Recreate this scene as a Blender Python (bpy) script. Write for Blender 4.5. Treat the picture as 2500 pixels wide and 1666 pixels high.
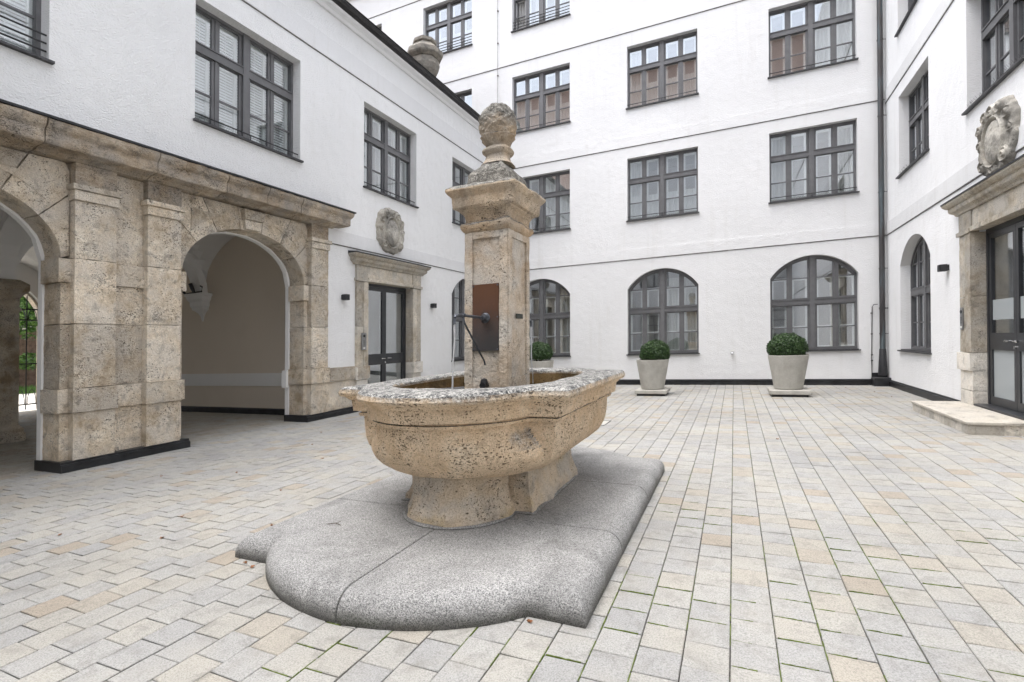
import bpy, bmesh, math, random
from mathutils import Vector, Matrix, noise
R = math.radians
random.seed(7)
for o in list(bpy.data.objects): bpy.data.objects.remove(o, do_unlink=True)
SC = bpy.context.scene
COL = SC.collection

# ------------------------------------------------------------------ camera
cd = bpy.data.cameras.new('camera'); cam = bpy.data.objects.new('camera', cd); COL.objects.link(cam)
cd.sensor_width = 36.0; cd.lens = 1227.0/2500*36; cd.shift_y = -34.0/2500
cd.clip_start = 0.05; cd.clip_end = 2000
cam.location = (0, 0, 1.5); cam.rotation_euler = (R(90.7), 0, R(23.83))
SC.camera = cam
# ------------------------------------------------------------------ sky and sun (bright overcast)
wd = bpy.data.worlds.new('World'); SC.world = wd; wd.use_nodes = True
nt = wd.node_tree; bg = nt.nodes['Background']
sky = nt.nodes.new('ShaderNodeTexSky'); sky.sky_type = 'NISHITA'; sky.sun_disc = False
SUN_EL, SUN_AZ = 76, 228           # azimuth clockwise from +Y
sky.sun_elevation = R(SUN_EL); sky.sun_rotation = R(SUN_AZ); sky.air_density = 1.0; sky.dust_density = 3.0; sky.ozone_density = 1.0
hs = nt.nodes.new('ShaderNodeHueSaturation'); hs.inputs['Saturation'].default_value = 0.36
nt.links.new(sky.outputs[0], hs.inputs['Color']); nt.links.new(hs.outputs[0], bg.inputs['Color'])
bg.inputs['Strength'].default_value = 0.15
sl = bpy.data.lights.new('sun', 'SUN'); sun = bpy.data.objects.new('sun', sl); COL.objects.link(sun)
sl.energy = 0.5; sl.angle = R(80); sl.color = (1.0, 0.97, 0.93)
sd = Vector((math.sin(R(SUN_AZ))*math.cos(R(SUN_EL)), math.cos(R(SUN_AZ))*math.cos(R(SUN_EL)), math.sin(R(SUN_EL))))
sun.rotation_euler = sd.to_track_quat('Z', 'Y').to_euler(); sun.location = (0, 0, 40)
SC.view_settings.view_transform = 'Standard'; SC.view_settings.look = 'None'
SC.view_settings.exposure = 1.90; SC.view_settings.gamma = 1.0; SC.view_settings.use_curve_mapping = False
SC.render.engine = 'CYCLES'
SC.cycles.max_bounces = 7; SC.cycles.diffuse_bounces = 5; SC.cycles.glossy_bounces = 3; SC.cycles.transparent_max_bounces = 12; SC.cycles.transmission_bounces = 4
SC.cycles.use_adaptive_sampling = True; SC.cycles.adaptive_threshold = 0.02; SC.cycles.caustics_reflective = False; SC.cycles.caustics_refractive = False

# ------------------------------------------------------------------ node material helpers
class NM:
    def __init__(s, name):
        s.m = bpy.data.materials.new(name); s.m.use_nodes = True
        s.t = s.m.node_tree; s.b = s.t.nodes['Principled BSDF']; s.out = s.t.nodes['Material Output']
        s._pos = None
    def n(s, typ, **kw):
        nd = s.t.nodes.new('ShaderNode'+typ)
        for k_, v in kw.items():
            if k_.startswith('_'): setattr(nd, k_[1:], v)
            else:
                key = k_.replace('_', ' ')
                if hasattr(v, 'is_linked') or isinstance(v, bpy.types.NodeSocket): s.t.links.new(v, nd.inputs[key])
                else: nd.inputs[key].default_value = v
        return nd
    def pos(s):
        if not s._pos: s._pos = s.n('NewGeometry')
        return s._pos.outputs['Position']
    def map(s, scale, vec=None):
        m = s.n('Mapping'); m.inputs['Scale'].default_value = scale
        s.t.links.new(vec if vec is not None else s.pos(), m.inputs['Vector']); return m.outputs[0]
    def noise(s, scale, detail=4, rough=0.55, vec=None, dist=0.0):
        return s.n('TexNoise', Vector=vec if vec is not None else s.pos(), Scale=scale, Detail=detail, Roughness=rough, Distortion=dist).outputs['Fac']
    def voro(s, scale, vec=None, feat='F1', out='Distance', rnd=1.0):
        return s.n('TexVoronoi', _feature=feat, Vector=vec if vec is not None else s.pos(), Scale=scale, Randomness=rnd).outputs[out]
    def ramp(s, fac, stops, interp='LINEAR'):
        r = s.n('ValToRGB'); s.t.links.new(fac, r.inputs[0]); cr = r.color_ramp; cr.interpolation = interp
        while len(cr.elements) < len(stops): cr.elements.new(0.5)
        for e, (p, c) in zip(cr.elements, stops):
            e.position = p; e.color = (c, c, c, 1) if isinstance(c, (int, float)) else (*c, 1)
        return r.outputs[0]
    def mix(s, fac, a, b, mode='MIX'):
        m = s.n('Mix', _data_type='RGBA', _blend_type=mode)
        for i, v in ((0, fac), (6, a), (7, b)):
            if isinstance(v, bpy.types.NodeSocket): s.t.links.new(v, m.inputs[i])
            elif i == 0: m.inputs[0].default_value = v
            else: m.inputs[i].default_value = (*v, 1)
        return m.outputs[2]
    def math(s, op, a, b=0.0, clamp=False):
        m = s.n('Math', _operation=op, _use_clamp=clamp)
        for i, v in ((0, a), (1, b)):
            if isinstance(v, bpy.types.NodeSocket): s.t.links.new(v, m.inputs[i])
            else: m.inputs[i].default_value = v
        return m.outputs[0]
    def sep(s, v, i):
        x = s.n('SeparateXYZ'); s.t.links.new(v, x.inputs[0]); return x.outputs[i]
    def set(s, **kw):
        for k_, v in kw.items():
            key = k_.replace('_', ' ')
            if isinstance(v, bpy.types.NodeSocket): s.t.links.new(v, s.b.inputs[key])
            else: s.b.inputs[key].default_value = (*v, 1) if isinstance(v, tuple) and len(v) == 3 else v
        return s
    def bump(s, h, dist=0.01, strength=1.0, nrm=None):
        b = s.n('Bump', Strength=strength, Distance=dist, Height=h)
        if nrm is not None: s.t.links.new(nrm, b.inputs['Normal'])
        s.t.links.new(b.outputs[0], s.b.inputs['Normal']); return b.outputs[0]
MAT = {}
def plain(name, col, rough=0.6, metal=0.0, nscale=12, var=0.15, bump=0.0, bscale=40, spec=0.5):
    q = NM(name); f = q.noise(nscale, 5)
    lo = tuple(c*(1-var) for c in col); hi = tuple(min(1, c*(1+var)) for c in col)
    q.set(Base_Color=q.ramp(f, [(0.3, lo), (0.7, hi)]), Roughness=rough, Metallic=metal, Specular_IOR_Level=spec)
    if bump: q.bump(q.noise(bscale, 4), bump)
    MAT[name] = q.m; return q.m

def mk_plaster(name, col, seed=0.0, rough_bump=0.011, streak=1.0):
    q = NM(name)
    big = q.noise(0.35, 2); med = q.noise(2.2, 3, 0.6)
    c1 = tuple(c*0.94 for c in col)
    base = q.mix(q.ramp(big, [(0.35, 0.0), (0.65, 1.0)]), c1, col)
    dirt = q.ramp(med, [(0.55, 0.0), (0.85, 0.35)])
    base = q.mix(dirt, base, tuple(c*0.88 for c in (col[0], col[1]*0.99, col[2]*0.96)))
    # faint vertical rain streaks
    st = q.noise(1.0, 3, 0.6, vec=q.map((5.0, 5.0, 0.35)))
    base = q.mix(q.ramp(st, [(0.56, 0.0), (0.85, 0.13*streak)]), base, (0.52, 0.50, 0.45))
    q.set(Base_Color=base, Roughness=0.9, Specular_IOR_Level=0.2)
    g = q.noise(28, 3, 0.65, vec=q.map((1, 1, 2.0))); g2 = q.noise(5, 1)
    h = q.math('ADD', g, q.math('ADD', q.math('MULTIPLY', g2, 0.8), q.math('MULTIPLY', q.noise(1.1, 2), 1.4)))
    q.bump(h, rough_bump, 1.0); MAT[name] = q.m
mk_plaster('plaster', (0.765, 0.765, 0.765), rough_bump=0.013, streak=1.9)
mk_plaster('plaster_side', (0.87, 0.87, 0.87), rough_bump=0.013, streak=1.5)
mk_plaster('plaster_rough', (0.86, 0.86, 0.855), rough_bump=0.024)
mk_plaster('hall_beige', (0.73, 0.65, 0.55), rough_bump=0.002, streak=0.3)
mk_plaster('hall_white', (0.85, 0.845, 0.83), rough_bump=0.002, streak=0.3)
plain('room', (0.45, 0.43, 0.41), 0.9, nscale=1.5)
plain('inner_white', (0.78, 0.78, 0.76), 0.4, var=0.04)
plain('blind', (0.80, 0.81, 0.80), 0.5, var=0.05)
plain('frame', (0.125, 0.125, 0.129), 0.42, var=0.12, nscale=6)
plain('door_metal', (0.032, 0.034, 0.038), 0.35, var=0.15, nscale=6)
plain('iron', (0.016, 0.016, 0.018), 0.45, var=0.3)
plain('sill_metal', (0.055, 0.055, 0.058), 0.5, 0.3, var=0.3, nscale=9)
plain('steel_dull', (0.30, 0.30, 0.30), 0.4, 0.7, var=0.1)
plain('steel', (0.6, 0.6, 0.6), 0.2, 1.0, var=0.05)
plain('dark_line', (0.16, 0.15, 0.14), 0.8, var=0.6, nscale=9)  # grime grey, also holds the shade line under the string courses
plain('skirting', (0.020, 0.021, 0.023), 0.42, 0.2, var=0.5, nscale=5)
plain('gutter', (0.030, 0.028, 0.028), 0.4, 0.4, var=0.3)
plain('roof_tile', (0.10, 0.09, 0.085), 0.8, var=0.3)
plain('brick_dark', (0.15, 0.10, 0.075), 0.9, var=0.4, nscale=6, bump=0.02, bscale=9)
plain('red_tile', (0.44, 0.24, 0.18), 0.8, var=0.3, nscale=2)
plain('lamp_black', (0.018, 0.018, 0.020), 0.4, var=0.2)
plain('soil', (0.04, 0.03, 0.02), 1.0, var=0.4)
plain('plaque', (0.05, 0.055, 0.045), 0.45, 0.6, var=0.3)
plain('red_bit', (0.5, 0.03, 0.05), 0.5)
plain('bark', (0.07, 0.05, 0.035), 0.9, var=0.4, bump=0.01)

def mk_curtain():
    q = NM('curtain'); q.set(Base_Color=(0.74, 0.74, 0.72), Roughness=0.9)
    tr = q.n('BsdfTranslucent'); tr.inputs['Color'].default_value = (0.7, 0.7, 0.68, 1)
    mx = q.n('MixShader', Fac=0.35); q.t.links.new(q.b.outputs[0], mx.inputs[1]); q.t.links.new(tr.outputs[0], mx.inputs[2])
    q.t.links.new(mx.outputs[0], q.out.inputs[0]); MAT['curtain'] = q.m
mk_curtain()
def mk_glass(name, tint=(0.95, 0.97, 0.97), f0=0.20, rough=0.0, wav=0.0012, frost=0.0):
    q = NM(name)
    tr = q.n('BsdfTransparent'); tr.inputs['Color'].default_value = (*tint, 1)
    gl = q.n('BsdfGlossy', Roughness=rough); gl.inputs['Color'].default_value = (0.95, 0.97, 1.0, 1)
    bp = q.n('Bump', Strength=0.5, Distance=wav, Height=q.noise(1.3, 2)); q.t.links.new(bp.outputs[0], gl.inputs['Normal'])
    lw = q.n('LayerWeight', Blend=0.5).outputs['Facing']          # Schlick reflectance, the same from both sides of the pane
    fr = q.math('ADD', q.math('MULTIPLY', q.math('POWER', lw, 4.0), 1-f0), f0, True)
    mx = q.n('MixShader'); q.t.links.new(fr, mx.inputs[0]); q.t.links.new(tr.outputs[0], mx.inputs[1]); q.t.links.new(gl.outputs[0], mx.inputs[2])
    last = mx.outputs[0]
    if frost:
        df = q.n('BsdfDiffuse'); df.inputs['Color'].default_value = (0.42, 0.45, 0.46, 1)
        m2 = q.n('MixShader', Fac=frost); q.t.links.new(last, m2.inputs[1]); q.t.links.new(df.outputs[0], m2.inputs[2]); last = m2.outputs[0]
    q.t.links.new(last, q.out.inputs[0]); MAT[name] = q.m
mk_glass('glass'); mk_glass('glass_frost', frost=0.75)

LZ = 0.0394
def mk_stone(name, c_lo, c_mid, c_hi, pit=1.0, grey=(0.30, 0.28, 0.25), hole=1.0, bed=1.0, lichen=0.0, dark=False, dkf=0.62, objvar=0.22, stain=None, bumpd=0.012, vert=False, lz=None, la=0.10):
    q = NM(name)
    v = q.map((1, 1, 1.0*bed))
    big = q.noise(1.6, 3, 0.6, vec=v); med = q.noise(7, 4, 0.65, vec=v, dist=0.6)
    base = q.ramp(q.math('ADD', q.math('MULTIPLY', big, 0.6), q.math('MULTIPLY', med, 0.4)), [(0.36, c_lo), (0.5, c_mid), (0.64, c_hi)])
    gr = q.noise(2.7, 3, 0.6)
    base = q.mix(q.ramp(gr, [(0.42, 0.0), (0.62, 0.85)]), base, grey)
    dk = q.noise(5.5, 4, 0.7, dist=0.4); base = q.mix(q.ramp(dk, [(0.53, 0.0), (0.72, dkf)]), base, tuple(c*0.40 for c in grey))
    if stain: base = q.mix(q.ramp(q.noise(2.1, 4), [(0.56, 0.0), (0.70, 0.7)]), base, stain)
    # fine grain
    fine = q.noise(95, 2, 0.7)
    base = q.mix(1.0, base, q.ramp(fine, [(0.3, 0.72), (0.55, 1.0), (0.75, 1.15)]), 'MULTIPLY')
    # pores: several sizes, clustered
    cl = q.noise(3.2, 2, 0.6)
    wob = q.n('TexNoise', Vector=q.pos(), Scale=38.0, Detail=1.0).outputs['Color']
    def pits(scale, size, edge):
        vm = q.n('VectorMath', _operation='MULTIPLY_ADD'); q.t.links.new(wob, vm.inputs[0]); vm.inputs[1].default_value = (0.035,)*3; q.t.links.new(q.map((1, 1, 1.6*bed)), vm.inputs[2])
        vn = q.n('TexVoronoi', Vector=vm.outputs[0], Scale=scale)
        rr = q.math('POWER', q.sep(vn.outputs['Color'], 0), 2.2)
        th = q.math('MULTIPLY', rr, q.ramp(cl, [(0.35, size*0.35), (0.62, size)]))
        return q.ramp(q.math('SUBTRACT', th, vn.outputs['Distance']), [(0.0, 0.0), (edge*1.5, 1.0)])
    pores = q.math('MAXIMUM', pits(72, 0.62*pit, 0.10), pits(26, 0.36*pit, 0.08))
    base = q.mix(q.math('MULTIPLY', pores, 0.80*hole, True), base, tuple(c*0.20 for c in c_lo))
    if objvar:
        oi = q.n('ObjectInfo').outputs['Random']
        base = q.mix(1.0, base, q.ramp(oi, [(0.0, 1-objvar), (1.0, 1+objvar*0.7)]), 'MULTIPLY')
    if lichen:
        nz = q.sep(q.n('NewGeometry').outputs['True Normal'], 2)
        ln = q.noise(4.0, 3, 0.65); crust = q.math('ADD', q.math('MULTIPLY', q.noise(75, 3, 0.75, dist=0.6), 0.6), q.math('MULTIPLY', q.noise(16, 3, 0.7), 0.4))
        lic = q.ramp(crust, [(0.42, (0.045, 0.047, 0.05)), (0.485, (0.17, 0.17, 0.165)), (0.57, (0.48, 0.47, 0.44))])
        if dark: lic = q.ramp(crust, [(0.38, (0.05, 0.05, 0.048)), (0.50, (0.16, 0.155, 0.14)), (0.62, (0.44, 0.42, 0.38))])
        mask = q.ramp(q.math('ADD', q.math('MULTIPLY', nz, 0.75), q.math('MULTIPLY', ln, 0.8)), [(0.62, 0.0), (0.86, lichen)])
        if lz:                                                # crust also covers the exposed lip above this height
            zr = q.math('SUBTRACT', q.sep(q.pos(), 2), q.math('MULTIPLY', q.sep(q.pos(), 0), LZ))
            mask = q.math('MAXIMUM', mask, q.ramp(q.math('ADD', q.math('SUBTRACT', zr, lz), q.math('MULTIPLY', q.math('SUBTRACT', ln, 0.5), la)), [(0.0, 0.0), (0.035+la*0.3, 0.95)]))
        base = q.mix(mask, base, lic)
    q.set(Base_Color=base, Roughness=0.92, Specular_IOR_Level=0.2)
    h = q.math('SUBTRACT', q.math('ADD', q.math('MULTIPLY', q.noise(30, 3, 0.7), 0.7), q.math('MULTIPLY', q.noise(9, 2), 0.5)), q.math('MULTIPLY', pores, 0.9))
    q.bump(h, bumpd, 1.0); MAT[name] = q.m
mk_stone('travertine', (0.38, 0.30, 0.205), (0.66, 0.56, 0.43), (0.86, 0.78, 0.65), pit=1.08, dkf=0.80, grey=(0.66, 0.60, 0.515), bumpd=0.030, objvar=0.24)
mk_stone('cornice_stone', (0.27, 0.21, 0.145), (0.45, 0.365, 0.27), (0.62, 0.53, 0.42), pit=1.25, dkf=0.8, grey=(0.38, 0.345, 0.30), bed=2.2, bumpd=0.016)
mk_stone('portal_stone', (0.34, 0.29, 0.22), (0.54, 0.48, 0.39), (0.72, 0.66, 0.56), grey=(0.50, 0.47, 0.42), vert=True)
mk_stone('pale_stone', (0.66, 0.60, 0.51), (0.78, 0.73, 0.65), (0.86, 0.82, 0.75), grey=(0.72, 0.69, 0.63), hole=0.7, bed=2.5)
mk_stone('tuff', (0.56, 0.40, 0.245), (0.73, 0.555, 0.375), (0.84, 0.70, 0.53), dkf=0.46, pit=1.2, grey=(0.70, 0.55, 0.39), lichen=1.0, objvar=0.0, bumpd=0.030, lz=1.10)
mk_stone('tuff_pillar', (0.42, 0.32, 0.225), (0.58, 0.48, 0.37), (0.72, 0.64, 0.54), pit=1.0, grey=(0.60, 0.56, 0.50), lichen=1.0, objvar=0.0, bumpd=0.018)
mk_stone('tuff_cap', (0.38, 0.26, 0.155), (0.54, 0.40, 0.265), (0.66, 0.54, 0.40), grey=(0.46, 0.39, 0.31), lichen=1.0, dark=True, objvar=0.0, bumpd=0.022, lz=2.865, la=0.12)
mk_stone('tuff_cone', (0.36, 0.27, 0.18), (0.50, 0.39, 0.27), (0.62, 0.52, 0.40), grey=(0.42, 0.37, 0.31), lichen=1.0, dark=True, objvar=0.0, bumpd=0.024, lz=3.46, la=0.28)
mk_stone('tuff_neck', (0.36, 0.27, 0.18), (0.52, 0.41, 0.29), (0.64, 0.54, 0.42), grey=(0.44, 0.39, 0.33), objvar=0.0, bumpd=0.024)
mk_stone('tuff_stem', (0.42, 0.335, 0.235), (0.60, 0.49, 0.36), (0.72, 0.62, 0.49), grey=(0.54, 0.50, 0.44), stain=(0.52, 0.37, 0.14), objvar=0.0)
mk_stone('step_stone', (0.44, 0.40, 0.335), (0.54, 0.50, 0.43), (0.62, 0.58, 0.51), grey=(0.52, 0.49, 0.44), hole=0.6)
mk_stone('shield_stone', (0.36, 0.33, 0.28), (0.50, 0.47, 0.41), (0.64, 0.61, 0.55), grey=(0.22, 0.21, 0.19), hole=0.8, objvar=0.0)
mk_stone('urn_stone', (0.22, 0.20, 0.165), (0.34, 0.31, 0.265), (0.46, 0.43, 0.37), grey=(0.20, 0.19, 0.17), hole=0.8, objvar=0.0, bumpd=0.02)
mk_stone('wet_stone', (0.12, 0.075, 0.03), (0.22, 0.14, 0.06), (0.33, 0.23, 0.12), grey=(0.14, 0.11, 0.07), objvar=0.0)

def mk_granite():
    q = NM('granite')
    sp = q.noise(120, 4, 0.8); sp2 = q.voro(210, out='Color')
    v2 = q.sep(sp2, 0)
    base = q.ramp(q.math('ADD', q.math('MULTIPLY', sp, 0.65), q.math('MULTIPLY', v2, 0.35)), [(0.32, (0.102, 0.102, 0.102)), (0.43, (0.240, 0.240, 0.237)), (0.55, (0.341, 0.341, 0.335)), (0.68, (0.468, 0.461, 0.448))])
    big = q.noise(1.5, 4, 0.65, dist=0.8)
    base = q.mix(1.0, base, q.ramp(big, [(0.3, 0.62), (0.5, 0.95), (0.7, 1.10)]), 'MULTIPLY')
    smu = q.noise(5.0, 5, 0.72, vec=q.map((0.5, 1.4, 1)), dist=0.5); base = q.mix(q.ramp(smu, [(0.53, 0.0), (0.76, 0.55)]), base, (0.19, 0.19, 0.185))
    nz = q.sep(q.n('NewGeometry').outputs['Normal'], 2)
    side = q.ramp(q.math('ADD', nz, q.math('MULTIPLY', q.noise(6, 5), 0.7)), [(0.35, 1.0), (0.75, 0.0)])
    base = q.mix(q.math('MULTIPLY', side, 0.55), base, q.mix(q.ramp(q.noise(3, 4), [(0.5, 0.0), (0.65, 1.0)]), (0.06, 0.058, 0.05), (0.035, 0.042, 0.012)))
    q.set(Base_Color=base, Roughness=0.75, Specular_IOR_Level=0.35)
    q.bump(q.math('ADD', q.noise(170, 3), q.noise(25, 4)), 0.004); MAT['granite'] = q.m
mk_granite()
def mk_paver():
    q = NM('paver'); at = q.n('Attribute', _attribute_name='rnd').outputs['Fac']
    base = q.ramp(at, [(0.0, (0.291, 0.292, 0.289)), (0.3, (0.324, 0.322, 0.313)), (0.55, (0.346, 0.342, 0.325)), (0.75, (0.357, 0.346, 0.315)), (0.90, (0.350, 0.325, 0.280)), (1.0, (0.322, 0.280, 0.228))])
    sp = q.noise(130, 2, 0.75); base = q.mix(1.0, base, q.ramp(sp, [(0.32, 0.62), (0.5, 0.98), (0.68, 1.14)]), 'MULTIPLY')
    sm = q.noise(7.5, 4, 0.7, dist=0.5); base = q.mix(q.ramp(sm, [(0.50, 0.0), (0.78, 0.62)]), base, (0.15, 0.145, 0.13))
    tint = q.noise(2.6, 4, 0.6); base = q.mix(q.ramp(tint, [(0.45, 0.0), (0.70, 0.30)]), base, (0.37, 0.345, 0.29))
    wash = q.noise(0.55, 4); base = q.mix(1.0, base, q.ramp(wash, [(0.3, 0.84), (0.6, 1.04)]), 'MULTIPLY')
    q.set(Base_Color=base, Roughness=0.85, Specular_IOR_Level=0.3)
    q.bump(q.math('ADD', q.noise(180, 3), q.noise(30, 4)), 0.003); MAT['paver'] = q.m
    q = NM('joint_bed'); g = q.noise(1.1, 4, 0.6); f = q.noise(45, 4, 0.7)
    soil = q.ramp(f, [(0.4, (0.025, 0.024, 0.02)), (0.6, (0.11, 0.105, 0.09))])
    moss = q.ramp(f, [(0.35, (0.03, 0.055, 0.008)), (0.65, (0.12, 0.17, 0.03))])
    q.set(Base_Color=q.mix(q.ramp(q.math('ADD', g, q.math('MULTIPLY', q.noise(9, 4), 0.35)), [(0.68, 0.0), (0.75, 0.9)]), soil, moss), Roughness=1.0, Specular_IOR_Level=0.1)
    q.bump(f, 0.006); MAT['joint_bed'] = q.m
mk_paver()
def mk_concrete():
    q = NM('pot_concrete'); base = q.ramp(q.noise(5, 5), [(0.3, (0.36, 0.345, 0.31)), (0.7, (0.47, 0.455, 0.415))])
    base = q.mix(1.0, base, q.ramp(q.noise(110, 3, 0.8), [(0.3, 0.65), (0.5, 1.0), (0.7, 1.12)]), 'MULTIPLY')
    q.set(Base_Color=base, Roughness=0.85); q.bump(q.noise(90, 4), 0.003); MAT['pot_concrete'] = q.m
mk_concrete()
def mk_patina():
    q = NM('downpipe_copper'); z = q.noise(1.2, 5, 0.6, vec=q.map((8, 8, 1.0)))
    c = q.ramp(z, [(0.30, (0.035, 0.033, 0.034)), (0.46, (0.060, 0.055, 0.055)), (0.60, (0.070, 0.085, 0.092)), (0.75, (0.13, 0.16, 0.17))])
    q.set(Base_Color=c, Roughness=0.55, Metallic=0.25); MAT['downpipe_copper'] = q.m
    q = NM('rust_plate'); z = q.sep(q.pos(), 2)
    f = q.math('ADD', q.math('MULTIPLY', q.math('SUBTRACT', z, 1.35), 1.35), q.math('MULTIPLY', q.math('SUBTRACT', q.noise(9, 6, 0.7, vec=q.map((1.5, 1.5, 0.7))), 0.5), 0.55))
    c = q.ramp(f, [(0.05, (0.06, 0.056, 0.056)), (0.30, (0.085, 0.06, 0.052)), (0.48, (0.115, 0.055, 0.033)), (0.75, (0.125, 0.055, 0.027))])
    c = q.mix(q.ramp(q.noise(55, 4, 0.7), [(0.62, 0.0), (0.72, 0.6)]), c, (0.27, 0.14, 0.06))
    q.set(Base_Color=c, Roughness=0.55, Metallic=0.35); q.bump(q.noise(60, 3), 0.001); MAT['rust_plate'] = q.m
    q = NM('pipe_metal'); q.set(Base_Color=q.ramp(q.noise(14, 5), [(0.35, (0.06, 0.065, 0.075)), (0.65, (0.16, 0.175, 0.20))]), Roughness=0.4, Metallic=0.6); MAT['pipe_metal'] = q.m
mk_patina()
def mk_water():
    q = NM('water'); q.set(Base_Color=(0.020, 0.022, 0.016), Roughness=0.04, Specular_IOR_Level=0.6); q.bump(q.noise(9, 4), 0.02); MAT['water'] = q.m
    q = NM('water_jet'); q.set(Base_Color=(0.86, 0.88, 0.90), Roughness=0.15, Transmission_Weight=0.55, IOR=1.33); q.bump(q.noise(60, 3, vec=q.map((1, 1, 0.2))), 0.004); MAT['water_jet'] = q.m
mk_water()
def mk_leaf(name, lo, hi):
    q = NM(name); r = q.n('NewGeometry').outputs['Random Per Island']
    q.set(Base_Color=q.ramp(r, [(0.0, lo), (1.0, hi)]), Roughness=0.42, Specular_IOR_Level=0.5); MAT[name] = q.m
mk_leaf('box_leaf', (0.012, 0.034, 0.008), (0.050, 0.105, 0.024))
mk_leaf('tree_leaf', (0.03, 0.09, 0.012), (0.11, 0.22, 0.035))
plain('moss', (0.085, 0.12, 0.018), 1.0, nscale=30, var=0.5)
mk_leaf('dead_leaf', (0.16, 0.06, 0.02), (0.30, 0.13, 0.05))
mk_leaf('grass_blade', (0.05, 0.13, 0.02), (0.12, 0.24, 0.04))
def mk_brick():
    q = NM('brick_red')
    b = q.n('TexBrick', Scale=4.0, Vector=q.map((1, 1, 1), None)); b.inputs['Color1'].default_value = (0.66, 0.46, 0.39, 1); b.inputs['Color2'].default_value = (0.72, 0.51, 0.43, 1); b.inputs['Mortar'].default_value = (0.4, 0.33, 0.27, 1)
    mp = q.n('CombineXYZ'); q.t.links.new(q.math('ADD', q.sep(q.pos(), 0), q.sep(q.pos(), 1)), mp.inputs[0]); q.t.links.new(q.sep(q.pos(), 2), mp.inputs[1]); q.t.links.new(mp.outputs[0], b.inputs['Vector'])
    q.set(Base_Color=b.outputs['Color'], Roughness=0.9); MAT['brick_red'] = q.m
mk_brick()
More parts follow.
